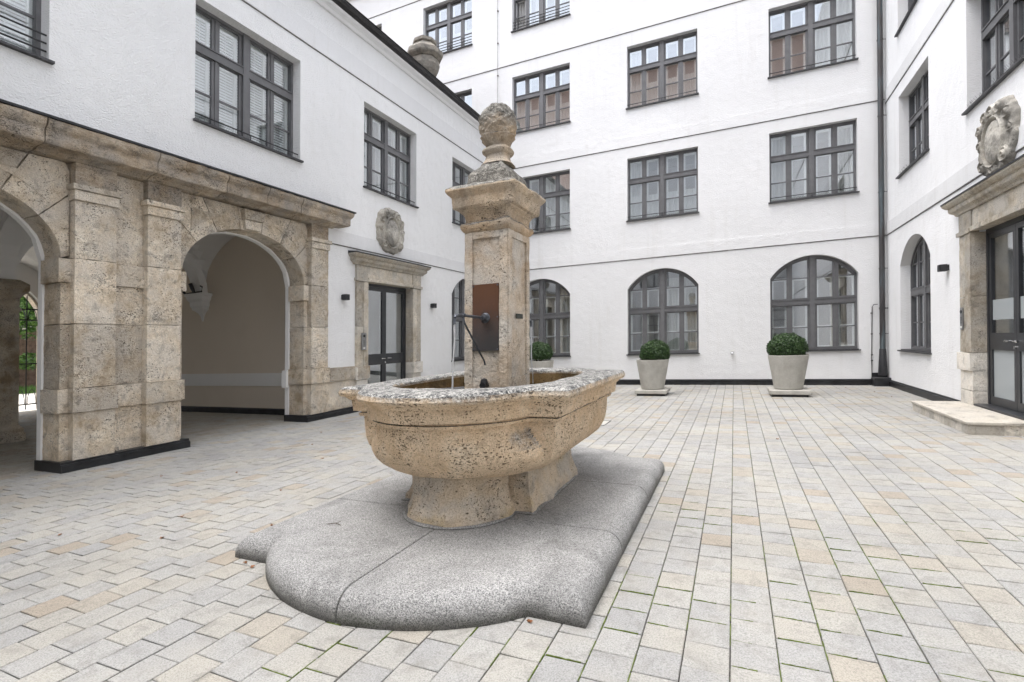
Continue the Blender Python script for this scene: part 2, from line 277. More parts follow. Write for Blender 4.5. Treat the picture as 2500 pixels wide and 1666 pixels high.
# ------------------------------------------------------------------ mesh helpers
K = 0.0394                     # the court and its storeys climb gently towards the right (+x); heights are given above that fall
YB, XL, XR = 15.97, -8.04, 3.666   # rear, left and right wall faces
ORI = {}
def empty(name, x, y, z=0.0, label=None, cat=None, group=None):
    o = bpy.data.objects.new(name, None); COL.objects.link(o); o.empty_display_size = 0.2
    o.location = (x, y, z+K*x); ORI[o.name] = Vector(o.location); tag(o, label, cat, group); return o
def tag(o, label=None, cat=None, group=None, kind=None):
    if label: o['label'] = label
    if cat: o['category'] = cat
    if group: o['group'] = group
    if kind: o['kind'] = kind
    return o
def FB(u, z, d): return (u, YB+d, z)
def FLx(x0): return lambda u, z, d: (x0-d, u, z)
def FRx(x0): return lambda u, z, d: (x0+d, u, z)
FL, FR = FLx(XL), FRx(XR)
def ID(x, y, z): return (x, y, z)
class MB:
    def __init__(s, F=ID): s.F = F; s.v = []; s.f = []; s.sm = []
    def p(s, a): s.v.append(s.F(*a)); return len(s.v)-1
    def face(s, pts): s.f.append([s.p(a) for a in pts])
    def box(s, u0, u1, z0, z1, d0, d1):
        b = len(s.v)
        for d in (d0, d1):
            for (u, z) in ((u0, z0), (u1, z0), (u1, z1), (u0, z1)): s.p((u, z, d))
        for q in ((0, 1, 2, 3), (7, 6, 5, 4), (0, 4, 5, 1), (1, 5, 6, 2), (2, 6, 7, 3), (3, 7, 4, 0)): s.f.append([b+i for i in q])
    def bxyz(s, x0, x1, y0, y1, z0, z1):
        F = s.F; s.F = ID; b = len(s.v)
        for z in (z0, z1):
            for (x, y) in ((x0, y0), (x1, y0), (x1, y1), (x0, y1)): s.p((x, y, z))
        for q in ((3, 2, 1, 0), (4, 5, 6, 7), (0, 1, 5, 4), (1, 2, 6, 5), (2, 3, 7, 6), (3, 0, 4, 7)): s.f.append([b+i for i in q])
        s.F = F
    def prism(s, poly, d0, d1):
        n = len(poly); b = len(s.v)
        for d in (d0, d1):
            for (u, z) in poly: s.p((u, z, d))
        s.f.append([b+i for i in range(n)]); s.f.append([b+n+i for i in reversed(range(n))])
        for i in range(n): j = (i+1) % n; s.f.append([b+i, b+n+i, b+n+j, b+j])
    def extr(s, prof, u0, u1, caps=True, m0=0.0, m1=0.0):   # profile [(d,z)] swept along u; m = mitre at the ends
        n = len(prof); b = len(s.v)
        for (d, z) in prof: s.p((u0+m0*d, z, d))
        for (d, z) in prof: s.p((u1-m1*d, z, d))
        for i in range(n): j = (i+1) % n; s.f.append([b+i, b+j, b+n+j, b+n+i])
        if caps: s.f.append([b+i for i in reversed(range(n))]); s.f.append([b+n+i for i in range(n)])
    def grid(s, P):                                          # P[i][j] points
        b = len(s.v); n, m = len(P), len(P[0])
        for r in P:
            for a in r: s.p(a)
        for i in range(n-1):
            for j in range(m-1): s.f.append([b+i*m+j, b+(i+1)*m+j, b+(i+1)*m+j+1, b+i*m+j+1])
    def gbox(s, u0, u1, z0, z1, d0, d1, step=0.05):
        def ls(a, c): n = max(1, int(round((c-a)/step))); return [a+(c-a)*i/n for i in range(n+1)]
        U, Z, D = ls(u0, u1), ls(z0, z1), ls(d0, d1)
        for d in (d0, d1): s.grid([[(u, z, d) for z in Z] for u in U])
        for z in (z0, z1): s.grid([[(u, z, d) for d in D] for u in U])
        for u in (u0, u1): s.grid([[(u, z, d) for d in D] for z in Z])
    def rings(s, R_, close_top=True, close_bot=True):        # list of rings of equal length
        b = len(s.v); n = len(R_[0])
        for r in R_:
            for a in r: s.p(a)
        for i in range(len(R_)-1):
            for j in range(n): k = (j+1) % n; s.f.append([b+i*n+j, b+i*n+k, b+(i+1)*n+k, b+(i+1)*n+j])
        if close_bot: s.f.append([b+j for j in reversed(range(n))])
        if close_top: s.f.append([b+(len(R_)-1)*n+j for j in range(n)])
    def tube(s, pts, r, n=10, caps=True):
        pts = [Vector(p) for p in pts]; rs = r if isinstance(r, (list, tuple)) else [r]*len(pts); RR = []
        ref = Vector((0, 0, 1))
        for i, p in enumerate(pts):
            t = (pts[min(i+1, len(pts)-1)]-pts[max(i-1, 0)]).normalized()
            if abs(t.dot(ref)) > 0.95: ref = Vector((0.3, 1, 0)).normalized()
            a = t.cross(ref).normalized(); c = t.cross(a)
            RR.append([tuple(p+rs[i]*(math.cos(2*math.pi*j/n)*a+math.sin(2*math.pi*j/n)*c)) for j in range(n)])
        s.rings(RR, caps, caps)
    def lathe(s, prof, cx, cy, n=32, rot=0.0, ang=None):
        s.rings([[(cx+r*math.cos(rot+2*math.pi*j/n), cy+r*math.sin(rot+2*math.pi*j/n), z) for j in range(n)] for (r, z) in prof])
    def build(s, name, mat, parent=None, smooth=False, bevel=0.0, weld=False, rough=None, fix=True, kind=None, label=None, attr=None, fall=True, seg=1):
        V = [Vector((x, y, z+(K*x if fall else 0.0))) for (x, y, z) in s.v]
        lo = Vector((min(v.x for v in V), min(v.y for v in V), min(v.z for v in V))); hi = Vector((max(v.x for v in V), max(v.y for v in V), 0))
        org = Vector(((lo.x+hi.x)/2, (lo.y+hi.y)/2, lo.z))
        me = bpy.data.meshes.new(name); me.from_pydata([v-org for v in V], [], s.f); me.update()
        if weld or bevel or rough or fix:
            bm = bmesh.new(); bm.from_mesh(me)
            if weld or rough: bmesh.ops.remove_doubles(bm, verts=bm.verts, dist=0.0004)
            if fix: bmesh.ops.recalc_face_normals(bm, faces=bm.faces)
            if bevel:
                ed = [e for e in bm.edges if len(e.link_faces) == 2 and e.calc_face_angle(0) > 0.5]
                bmesh.ops.bevel(bm, geom=ed, offset=bevel, segments=seg, profile=0.5, affect='EDGES', clamp_overlap=True)
            if rough:
                amp, freq, chip = rough
                bm.normal_update(); mv = []
                for v in bm.verts:
                    ns = [f.normal for f in v.link_faces]
                    sharp = 0.0
                    for a in ns:
                        for c in ns: sharp = max(sharp, 1-a.dot(c))
                    q = (v.co+org)*freq
                    n1 = noise.fractal(q, 1.0, 2.0, 4)*amp
                    if sharp > 0.3: n1 -= chip*(0.35+1.1*max(0, noise.noise(q*1.7+Vector((9, 3, 5)))+0.25))
                    mv.append((v, v.normal*n1))
                for v, d in mv: v.co += d
            bm.to_mesh(me); bm.free()
        if smooth:
            me.polygons.foreach_set('use_smooth', [True]*len(me.polygons))
            if smooth != 'all': me.set_sharp_from_angle(angle=R(32))
        if attr: 
            a = me.attributes.new('rnd', 'FLOAT', 'FACE'); a.data.foreach_set('value', attr if isinstance(attr, list) else [attr]*len(me.polygons))
        me.materials.append(MAT[mat] if isinstance(mat, str) else mat)
        o = bpy.data.objects.new(name, me); COL.objects.link(o)
        base = Vector((0, 0, 0))
        if parent is not None: o.parent = parent; base = ORI[parent.name]
        o.location = org-base; ORI[o.name] = org
        tag(o, label, kind=kind); return o
def arcz(uc, w, zs, rise):                                  # segmental arch height above u
    r = (w*w+rise*rise)/(2*rise); cz = zs+rise-r
    return lambda u: cz+math.sqrt(max(0.0, r*r-(u-uc)**2))
def wall(mb, u0, u1, z0, z1, ops, depth=0.2):
    us = sorted({u0, u1, *[o[0] for o in ops], *[o[1] for o in ops]}); zs = sorted({z0, z1, *[o[2] for o in ops], *[o[3]+o[4] for o in ops]})
    us = [u for u in us if u0 <= u <= u1]; zs = [z for z in zs if z0 <= z <= z1]
    for i in range(len(us)-1):
        for j in range(len(zs)-1):
            uc, zc = (us[i]+us[i+1])/2, (zs[j]+zs[j+1])/2
            if any(o[0] < uc < o[1] and o[2] < zc < o[3]+o[4] for o in ops): continue
            mb.face([(us[i], zs[j], 0), (us[i+1], zs[j], 0), (us[i+1], zs[j+1], 0), (us[i], zs[j+1], 0)])
    for (a, b, c, d, r) in ops:
        mb.face([(a, c, 0), (a, d, 0), (a, d, depth), (a, c, depth)]); mb.face([(b, c, 0), (b, d, 0), (b, d, depth), (b, c, depth)])
        mb.face([(a, c, 0), (b, c, 0), (b, c, depth), (a, c, depth)])
        if r == 0: mb.face([(a, d, 0), (b, d, 0), (b, d, depth), (a, d, depth)])
        else:
            f = arcz((a+b)/2, (b-a)/2, d, r); n = 28
            for i in range(n):
                p, q = a+(b-a)*i/n, a+(b-a)*(i+1)/n
                mb.face([(p, f(p), 0), (q, f(q), 0), (q, d+r, 0), (p, d+r, 0)]); mb.face([(p, f(p), 0), (q, f(q), 0), (q, f(q), depth), (p, f(p), depth)])
# ------------------------------------------------------------------ windows
def window(bld, F, a, b, c, d, rise=0.0, depth=0.2, rails=1, cover='drape', seed=0, spikes=False, open_leaf=False, nopane=False):
    rg = random.Random(seed); w = b-a; uc = (a+b)/2; e = depth
    top = arcz(uc, w/2, d, rise) if rise else (lambda u: d)
    gap = 0.0
    fw, cs, ms = 0.055, 0.115, 0.072                        # outer frame, half centre post, half meeting stile
    q1 = (a+fw+uc-cs)/2; q2 = (b-fw+uc+cs)/2
    cols = [(a+fw, q1-ms), (q1+ms, uc-cs), (uc+cs, q2-ms), (q2+ms, b-fw)]
    cb = c+0.035
    if rise:
        tr = cb+1.24; rows = [(cb+0.07, cb+0.60), (cb+0.63, tr-0.02), (tr+0.20, tr+0.74), (tr+0.77, 99)]
        bars = [cb+0.615, tr+0.755]; tz = tr+0.09
    else:
        tr = d-0.80; rows = [(cb+0.06, cb+0.06+(tr-cb-0.06)*0.44), (cb+0.09+(tr-cb-0.06)*0.44, tr), (tr+0.19, d-0.075)]
        bars = [cb+0.075+(tr-cb-0.06)*0.44]; tz = tr+0.095
    m = MB(F); N = 14
    def vbar(u0, u1, z0, z1, d0, d1):
        z1 = min(z1, min(top(u0), top(u1))-0.004); m.box(u0, u1, z0, z1, d0, d1)
    vbar(a, a+0.05, cb, d+rise, e, e+0.09); vbar(b-0.05, b, cb, d+rise, e, e+0.09)
    m.box(a+0.05, b-0.05, cb, cb+0.045, e, e+0.09)
    vbar(uc-0.062, uc+0.062, cb+0.045, d+rise, e-0.015, e+0.09)
    if not rise: m.box(a+0.05, b-0.05, d-0.055, d, e, e+0.09)
    else:
        r = ((w/2)**2+rise*rise)/(2*rise); cz = d+rise-r
        for (o0, o1, dd) in ((0.0, 0.055, 0.0), (0.055, 0.10, 0.025)):
            al = math.asin(w/2/r); Pn = []
            for i in range(N*2+1):
                th = -al+2*al*i/(N*2); Pn.append(th)
            for i in range(N*2):
                t0, t1 = Pn[i], Pn[i+1]
                g = lambda t, o: (min(max(uc+(r-o)*math.sin(t), a+0.001), b-0.001), cz+(r-o)*math.cos(t))
                m.prism([g(t0, o0+0.001), g(t1, o0+0.001), g(t1, o1), g(t0, o1)], e+dd, e+0.09)
    for s0, s1 in ((a+0.05, uc-0.062), (uc+0.062, b-0.05)):  # transom with drip mouldings
        m.box(s0, s1, tz-0.055, tz+0.055, e-0.004, e+0.085); m.box(s0, s1, tz+0.058, tz+0.078, e-0.022, e+0.05); m.box(s0, s1, tz-0.082, tz-0.060, e-0.012, e+0.05)
    for (u0, u1) in ((a+0.051, cols[0][0]), (cols[0][1], q1-0.003), (q1+0.003, cols[1][0]), (cols[1][1], uc-0.063), (uc+0.063, cols[2][0]), (cols[2][1], q2-0.003), (q2+0.003, cols[3][0]), (cols[3][1], b-0.051)):
        if u1-u0 > 0.002: vbar(u0, u1, cb+0.046, tz-0.083, e+0.028, e+0.075); vbar(u0, u1, tz+0.079, d+rise-0.056, e+0.028, e+0.075)
    for q in (q1, q2): vbar(q-0.018, q+0.018, cb+0.046, tz-0.083, e+0.012, e+0.028); vbar(q-0.018, q+0.018, tz+0.079, d+rise-0.056, e+0.012, e+0.028)
    for (u0, u1) in cols:
        m.box(u0, u1, cb+0.046, rows[0][0], e+0.03, e+0.074); m.box(u0, u1, rows[1][1] if not rise else rows[1][1], tz-0.083, e+0.03, e+0.074)
        if rise: m.box(u0, u1, tz+0.079, rows[2][0], e+0.03, e+0.074)
        else: m.box(u0, u1, tz+0.079, rows[2][0], e+0.03, e+0.074); m.box(u0, u1, rows[2][1], d-0.056, e+0.03, e+0.074)
        for bz in bars: m.box(u0, u1, bz-0.015, bz+0.015, e+0.035, e+0.07)
    W_ = m.build('window', 'frame', bld)
    for ci, (u0, u1) in enumerate(cols):
        for ri, (z0, z1) in enumerate(rows):
            g = MB(F)
            if open_leaf and ci == 0 and ri < 2: continue
            if z1 > 50:
                g.prism([(u0, z0), (u1, z0)]+[(u1+(u0-u1)*i/8, min(top(u1+(u0-u1)*i/8)-0.09, 90)) for i in range(9)], e+0.05, e+0.056)
            else: g.prism([(u0-0.004, z0-0.004), (u1+0.004, z0-0.004), (u1+0.004, z1+0.004), (u0-0.004, z1+0.004)], e+0.05, e+0.056)
            g.build('pane', 'glass', W_)
    # inner white casements
    g = MB(F); iw = 0.055; zi = e+0.105
    for (u0, u1) in cols:
        u0 -= 0.01; u1 += 0.01
        for (z0, z1) in ((cb+0.05, tz-0.05), (tz+0.05, d-0.02)):
            z1 = min(z1, min(top(u0), top(u1))-0.08)
            g.box(u0, u0+iw, z0, z1, zi, zi+0.04); g.box(u1-iw, u1, z0, z1, zi, zi+0.04); g.box(u0+iw, u1-iw, z0, z0+iw, zi, zi+0.04); g.box(u0+iw, u1-iw, z1-iw, z1, zi, zi+0.04)
        g.box(u0+iw, u1-iw, bars[0]+0.01, bars[0]+0.05, zi, zi+0.03)
    g.build('inner_casement', 'inner_white', W_)
    # sill
    g = MB(F); g.prism([(a-0.035, c-0.02), (b+0.035, c-0.02), (b+0.035, c+0.012), (a-0.035, c+0.012)], -0.065, 0.0)
    g.box(a+0.002, b-0.002, c+0.003, c+0.032, 0.0, e+0.05); g.build('sill', 'sill_metal', W_)
    # guard rail
    if rails:
        g = MB()
        for i in range(rails):
            z = c+0.15+0.105*i
            g.tube([F(a+0.004, z, 0.06), F(b-0.004, z, 0.06)], 0.0125, 8)
        for u in (uc,): g.tube([F(u, c+0.02, 0.06), F(u, c+0.16+0.105*(rails-1), 0.06)], 0.008, 6)
        g.build('guard_rail', 'iron', W_)
    if spikes:
        g = MB()
        n = int(w/0.045)
        for i in range(n):
            u = a+0.02+(w-0.04)*i/n; t = rg.uniform(-0.03, 0.03)
            g.tube([F(u, c+0.02, 0.02), F(u+t, c+0.125+rg.uniform(-.02, .01), -0.02+rg.uniform(-.03, .03))], 0.0016, 3, False)
        g.build('bird_spikes', 'iron', W_)
    # room behind
    g = MB(F); D1 = e+1.5; zt = d+rise; A_, B_, C_, Z_ = a-0.03, b+0.03, c-0.03, zt+0.03
    for fc in ([(A_, C_, D1), (B_, C_, D1), (B_, Z_, D1), (A_, Z_, D1)], [(A_, C_, .02), (A_, C_, D1), (A_, Z_, D1), (A_, Z_, .02)], [(B_, C_, .02), (B_, C_, D1), (B_, Z_, D1), (B_, Z_, .02)], [(A_, C_, .02), (B_, C_, .02), (B_, C_, D1), (A_, C_, D1)], [(A_, Z_, .02), (B_, Z_, .02), (B_, Z_, D1), (A_, Z_, D1)]): g.face(fc)
    g.build('room_interior', 'room', W_, fix=False)
    def drape(u0, u1, z0, z1, dd, amp, wl, name='curtain'):
        g = MB(F); n = max(6, int((u1-u0)/wl*8)); ph = rg.uniform(0, 6)
        g.grid([[(u0+(u1-u0)*i/n, z, dd+amp*math.sin(ph+2*math.pi*(u1-u0)*i/n/wl)+0.3*amp*math.sin(2.3*i)) for z in (z0, z1)] for i in range(n+1)])
        g.build(name, 'curtain', W_, smooth=True, fix=False)
    zt2 = (d+rise*0.55)-0.03
    if cover == 'blind':
        g = MB(F)
        zz = c+0.10
        while zz < d-0.04:
            g.face([(a+0.05, zz, e+0.150), (b-0.05, zz, e+0.150), (b-0.05, zz+0.046, e+0.172), (a+0.05, zz+0.046, e+0.172)]); zz += 0.052
        for u in (a+0.3, uc-0.3, uc+0.3, b-0.3): g.box(u, u+0.006, c+0.1, d-0.03, e+0.148, e+0.152)
        g.box(a+0.05, b-0.05, d-0.05, d-0.005, e+0.148, e+0.19)
        g.build('venetian_blind', 'blind', W_, fix=False)
    elif cover == 'drape':
        drape(a+0.06, a+0.06+w*rg.uniform(0.14, 0.26), c+0.06, zt2, e+0.21, 0.03, 0.11); drape(b-0.06-w*rg.uniform(0.14, 0.26), b-0.06, c+0.06, zt2, e+0.21, 0.03, 0.11)
        drape(uc-w*rg.uniform(0.03, 0.15), uc+w*rg.uniform(0.03, 0.15), c+0.06, zt2, e+0.23, 0.025, 0.10)
    elif cover == 'sheer':
        drape(a+0.05, b-0.05, c+0.05, zt2, e+0.19, 0.018, 0.08)
    elif cover == 'half':
        drape(a+0.05, b-0.05, c+0.05, c+(d-c)*0.42, e+0.18, 0.012, 0.07); drape(a+0.06, a+0.06+w*0.2, c+0.06, zt2, e+0.23, 0.03, 0.11)
    elif cover == 'right':
        drape(uc+0.04, b-0.05, c+0.05, zt2, e+0.19, 0.022, 0.09)
    if open_leaf:
        g = MB(F); u0, u1 = cols[0]; z0, z1 = rows[0][0]-0.02, rows[1][1]+0.02
        for (p0, p1, s0, s1) in ((0, 0.05, z0, z1), (0.33, 0.38, z0, z1), (0.05, 0.33, z0, z0+0.05), (0.05, 0.33, z1-0.05, z1)):
            g.box(u0+0.02, u0+0.06, s0, s1, e+0.10+p0, e+0.10+p1)
        g.build('open_casement', 'frame', W_)
    return W_
# ------------------------------------------------------------------ the court floor
gm = MB(); S = 70
gm.face([(-S, -S, -0.06), (S, -S, -0.06), (S, S, -0.06), (-S, S, -0.06)])
tag(gm.build('ground', 'joint_bed', fix=False), kind='structure')
def proj(x, y, zr):                                           # only used to rank pavers by how large they show
    z = zr+K*x-1.5; ya = R(23.83); c = (x*math.cos(ya)+y*math.sin(ya), z, -x*math.sin(ya)+y*math.cos(ya))
    if c[2] < 0.3: return None
    return (1250+1227*c[0]/c[2], 799-1227*c[1]/c[2], c[2])
bm_ = MB(); bm_.face([(-18.7, -7, -0.014), (XR+0.1, -7, -0.014), (XR+0.1, YB+0.05, -0.014), (-18.7, YB+0.05, -0.014)])
paving = bm_.build('paving', 'joint_bed', fix=False); tag(paving, kind='structure')
SX, SY = 0.2035, 0.2072; rp = random.Random(3)
pv = []
nx0, nx1 = int((-18.6+0.024)/SX), int((XR+0.024)/SX)
for i in range(nx0, nx1+1):
    x0 = -0.024+i*SX; off = (0.5 if i % 2 else 0.0)*SY+rp.uniform(-0.03, 0.03)+0.09
    ylim = YB if x0 > XL-0.4 else 8.44
    yy = -6.9+off
    while yy < ylim+0.1:
        x1, y1 = x0+SX, yy+SY; cx, cy = (x0+x1)/2, (yy+y1)/2
        if not (x0 < -8.5 and yy < -3): pv.append((x0, yy, min(x1, XR+0.05), min(y1, ylim+0.03)))
        yy += SY
def in_pad(x, y): return abs(x+2.02) < 1.15 and abs(y-4.18) < 1.55
score = []
for idx, (x0, y0, x1, y1) in enumerate(pv):
    cx, cy = (x0+x1)/2, (y0+y1)/2; q = proj(cx, cy, 0)
    if q and -60 < q[0] < 2560 and 850 < q[1] < 1700 and not in_pad(cx, cy) and cx > -8.4: score.append((q[2], idx))
score.sort(); near = {i for _, i in score[:300]}
def paver_geo(mb, x0, y0, x1, y1, tl, att):
    g = 0.0028; c = 0.0045; x0 += g; y0 += g; x1 -= g; y1 -= g
    t = [tl[0]+tl[1]*sx+tl[2]*sy for sx, sy in ((-1, -1), (1, -1), (1, 1), (-1, 1))]
    b = len(mb.v)
    for (x, y), h in zip(((x0, y0), (x1, y0), (x1, y1), (x0, y1)), t): mb.p((x, y, -0.03))
    for (x, y), h in zip(((x0, y0), (x1, y0), (x1, y1), (x0, y1)), t): mb.p((x, y, h-0.0030))
    for (x, y), h in zip(((x0+c, y0+c), (x1-c, y0+c), (x1-c, y1-c), (x0+c, y1-c)), t): mb.p((x, y, h))
    for k in range(4):
        j = (k+1) % 4; mb.f.append([b+k, b+j, b+4+j, b+4+k]); mb.f.append([b+4+k, b+4+j, b+8+j, b+8+k])
    mb.f.append([b+8, b+9, b+10, b+11]); att += [0]*9
    return 9
rest = MB(); att = []
for idx, (x0, y0, x1, y1) in enumerate(pv):
    r = rp.random()
    clus = noise.noise(Vector((x0*0.5, y0*0.5, 3.0)))*0.5+0.5
    r = min(0.9, max(0, 0.62*r+0.42*clus))
    if rp.random() < 0.08: r = rp.uniform(0.86, 1.0)
    if x0 < -8.5: r = rp.uniform(0.75, 1.0)  # darker tan pavers in the passage: shade under the vault put into colour
    tl = (rp.uniform(-0.0015, 0.0015), rp.uniform(-0.0018, 0.0018), rp.uniform(-0.0018, 0.0018))
    if idx in near:
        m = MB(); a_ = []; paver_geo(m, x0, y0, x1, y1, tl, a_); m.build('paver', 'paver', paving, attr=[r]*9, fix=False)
    else:
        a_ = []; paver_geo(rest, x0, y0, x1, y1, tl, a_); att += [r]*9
ms = MB(); rm = random.Random(8)
def moss_strip(x, y, dx, dy, L):                              # cushiony strip filling a joint
    n = max(2, int(L/0.018)); P = []
    for q in range(n+1):
        w0 = rm.uniform(0.0022, 0.0048); h0 = rm.uniform(-0.0015, 0.0022); cx, cy = x+dx*L*q/n, y+dy*L*q/n
        P.append([(cx-dy*w0, cy-dx*w0, -0.009), (cx-dy*w0*0.6, cy-dx*w0*0.6, h0), (cx+dy*w0*0.6, cy+dx*w0*0.6, h0), (cx+dy*w0, cy+dx*w0, -0.009)])
    ms.grid(P)
for i in range(-9, 12):                                       # moss growing in some of the joints
    xj = -0.024+i*SX; y = 1.2
    while y < 5.6:
        dn = noise.noise(Vector((xj*0.9, y*0.6, 1.7)))+0.5*noise.noise(Vector((xj*3, y*2.2, 4.0)))+(0.16 if -0.8 < xj < 0.9 else -0.14)
        L = rm.uniform(0.05, 0.16)
        if dn > 0.20 and not (abs(xj+2.02) < 1.31 and y > 2.3): moss_strip(xj, y, 0.0, 1.0, L)
        y += L+rm.uniform(0, 0.04)
for (x0, y0, x1, y1) in pv:
    if -3.6 < x0 < 2.2 and 1.2 < y0 < 4.8 and noise.noise(Vector((x0*1.3, y0*0.9, 6.0)))+(0.05 if x0 > -1 else -0.25) > 0.10 and not (abs(x0+1.92) < 1.25 and y0 > 2.3): moss_strip(x0+0.01, y0, 1.0, 0.0, SX*rm.uniform(0.4, 0.95))
mo = ms.build('moss', 'moss', fix=False); tag(mo, 'thin green moss growing in the joints of the paving', 'moss', kind='stuff')
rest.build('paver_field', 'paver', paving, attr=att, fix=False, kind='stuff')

# ------------------------------------------------------------------ shared facade parts
def band(bld, F, u0, u1, z0, z1, pr=0.022):
    m = MB(F); m.extr([(0.0, z0), (-pr, z0), (-pr, z1-0.003), (0.0, z1)], u0, u1); o = m.build('string_course', 'plaster', bld)
    m = MB(F); m.extr([(0.0, z0-0.022), (-pr*0.55, z0-0.022), (-pr*0.55, z0-0.001), (0.0, z0-0.001)], u0, u1); m.build('grimy_shadow_line', 'dark_line', o)  # dark strip: shadow gap below the band, with its dirt, put into colour
def skirt(bld, F, u0, u1, z0=-0.02, z1=0.165, pr=0.03):
    m = MB(F); m.extr([(0.0, z0), (-pr, z0), (-pr, z1-0.055), (-pr*1.6, z1-0.045), (-pr*1.6, z1-0.032), (-pr*0.5, z1-0.028), (-pr*0.5, z1), (0.0, z1)], u0, u1); return m.build('skirting', 'skirting', bld)

# ------------------------------------------------------------------ rear building
rear = empty('rear_building', -4, YB, 0, 'tall white plastered rear building with rows of grey windows and arched ground-floor windows', 'building')
CA, CB, CC, CD, CE = (-14.78, -12.685), (-10.74, -8.645), (-7.045, -4.955), (-3.065, -0.965), (0.945, 3.04)
ops = []; wl = []
def wadd(c_, z0, z1, rise, **kw): ops.append((c_[0], c_[1], z0, z1, rise)); wl.append((c_, z0, z1, rise, kw))
wadd(CC, 0.94, 3.0, 0.58, rails=0, cover='drape', seed=3); wadd(CD, 0.94, 3.0, 0.58, rails=0, cover='right', seed=4); wadd(CE, 0.94, 3.0, 0.58, rails=0, cover='none', seed=5)
wadd(CC, 5.15, 7.145, 0, cover='right', seed=6); wadd(CD, 5.15, 7.145, 0, cover='half', seed=7); wadd(CE, 5.15, 7.145, 0, cover='drape', seed=8)
wadd(CB, 8.72, 10.71, 0, cover='drape', seed=9); wadd(CC, 8.72, 10.71, 0, cover='half', seed=10); wadd(CD, 8.72, 10.71, 0, cover='half', seed=11); wadd(CE, 8.72, 10.71, 0, cover='right', seed=12)
wadd(CA, 12.30, 14.26, 0, rails=3, cover='drape', seed=13); wadd(CB, 12.30, 14.26, 0, rails=3, cover='half', seed=14); wadd(CC, 12.30, 14.26, 0, rails=3, cover='drape', seed=15, open_leaf=True)
m = MB(FB); wall(m, -22.0, XR+0.02, -0.05, 16.2, ops, 0.15)
m.face([(-22, 16.2, 0), (XR, 16.2, 0), (XR, 16.2, 9), (-22, 16.2, 9)]); m.face([(-22, 0, 9), (XR, 0, 9), (XR, 16.2, 9), (-22, 16.2, 9)])
m.build('wall', 'plaster', rear, fix=False)
for (c_, z0, z1, rise, kw) in wl: window(rear, FB, c_[0], c_[1], z0, z1, rise, depth=0.15, **kw)
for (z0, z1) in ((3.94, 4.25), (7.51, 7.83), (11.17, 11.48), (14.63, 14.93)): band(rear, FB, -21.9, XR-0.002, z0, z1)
m = MB(FB); m.extr([(0, 15.65), (-0.10, 15.65), (-0.14, 15.74), (-0.14, 15.82), (-0.32, 15.90), (-0.36, 16.02), (-0.36, 16.10), (-0.52, 16.18), (-0.55, 16.32), (0, 16.32)], -21.9, XR-0.5); m.build('cornice', 'plaster', rear)
skirt(rear, FB, XL+0.05, 3.30)
m = MB(FB); m.extr([(0.3, 16.33), (-0.62, 16.33), (-0.62, 16.40), (5.0, 20.0), (5.0, 19.0)], -22, XR); m.build('roof', 'roof_tile', rear)

# ------------------------------------------------------------------ right wing
right = empty('right_wing_building', XR, 6, 0, 'white plastered right-hand wing with a stone doorway and deep window reveals', 'building')
ro = [(12.80, 14.83, 0.945, 2.97, 0.58), (12.80, 14.83, 5.11, 7.05, 0), (12.80, 14.83, 8.57, 10.5, 0), (8.90, 10.97, 5.12, 7.08, 0), (8.66, 10.89, -0.05, 3.2, 0)]
m = MB(FR); wall(m, -7, YB-0.001, -0.05, 16.0, ro, 0.2); m.face([(-7, 16, 0), (YB, 16, 0), (YB, 16, 8), (-7, 16, 8)]); m.face([(-7, 0, 8), (YB, 0, 8), (YB, 16, 8), (-7, 16, 8)])
m.build('wall', 'plaster_side', right, fix=False)
window(right, FR, *ro[0][:4], 0.58, rails=0, cover='sheer', seed=21); window(right, FR, *ro[1][:4], cover='drape', rails=0, seed=22, spikes=True); window(right, FR, *ro[2][:4], cover='drape', rails=0, seed=23); window(right, FR, *ro[3][:4], cover='sheer', rails=0, seed=24, spikes=True)
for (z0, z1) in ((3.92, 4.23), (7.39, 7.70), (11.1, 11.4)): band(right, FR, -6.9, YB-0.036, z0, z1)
skirt(right, FR, 11.20, YB-0.33); skirt(right, FR, -6.9, 8.36)

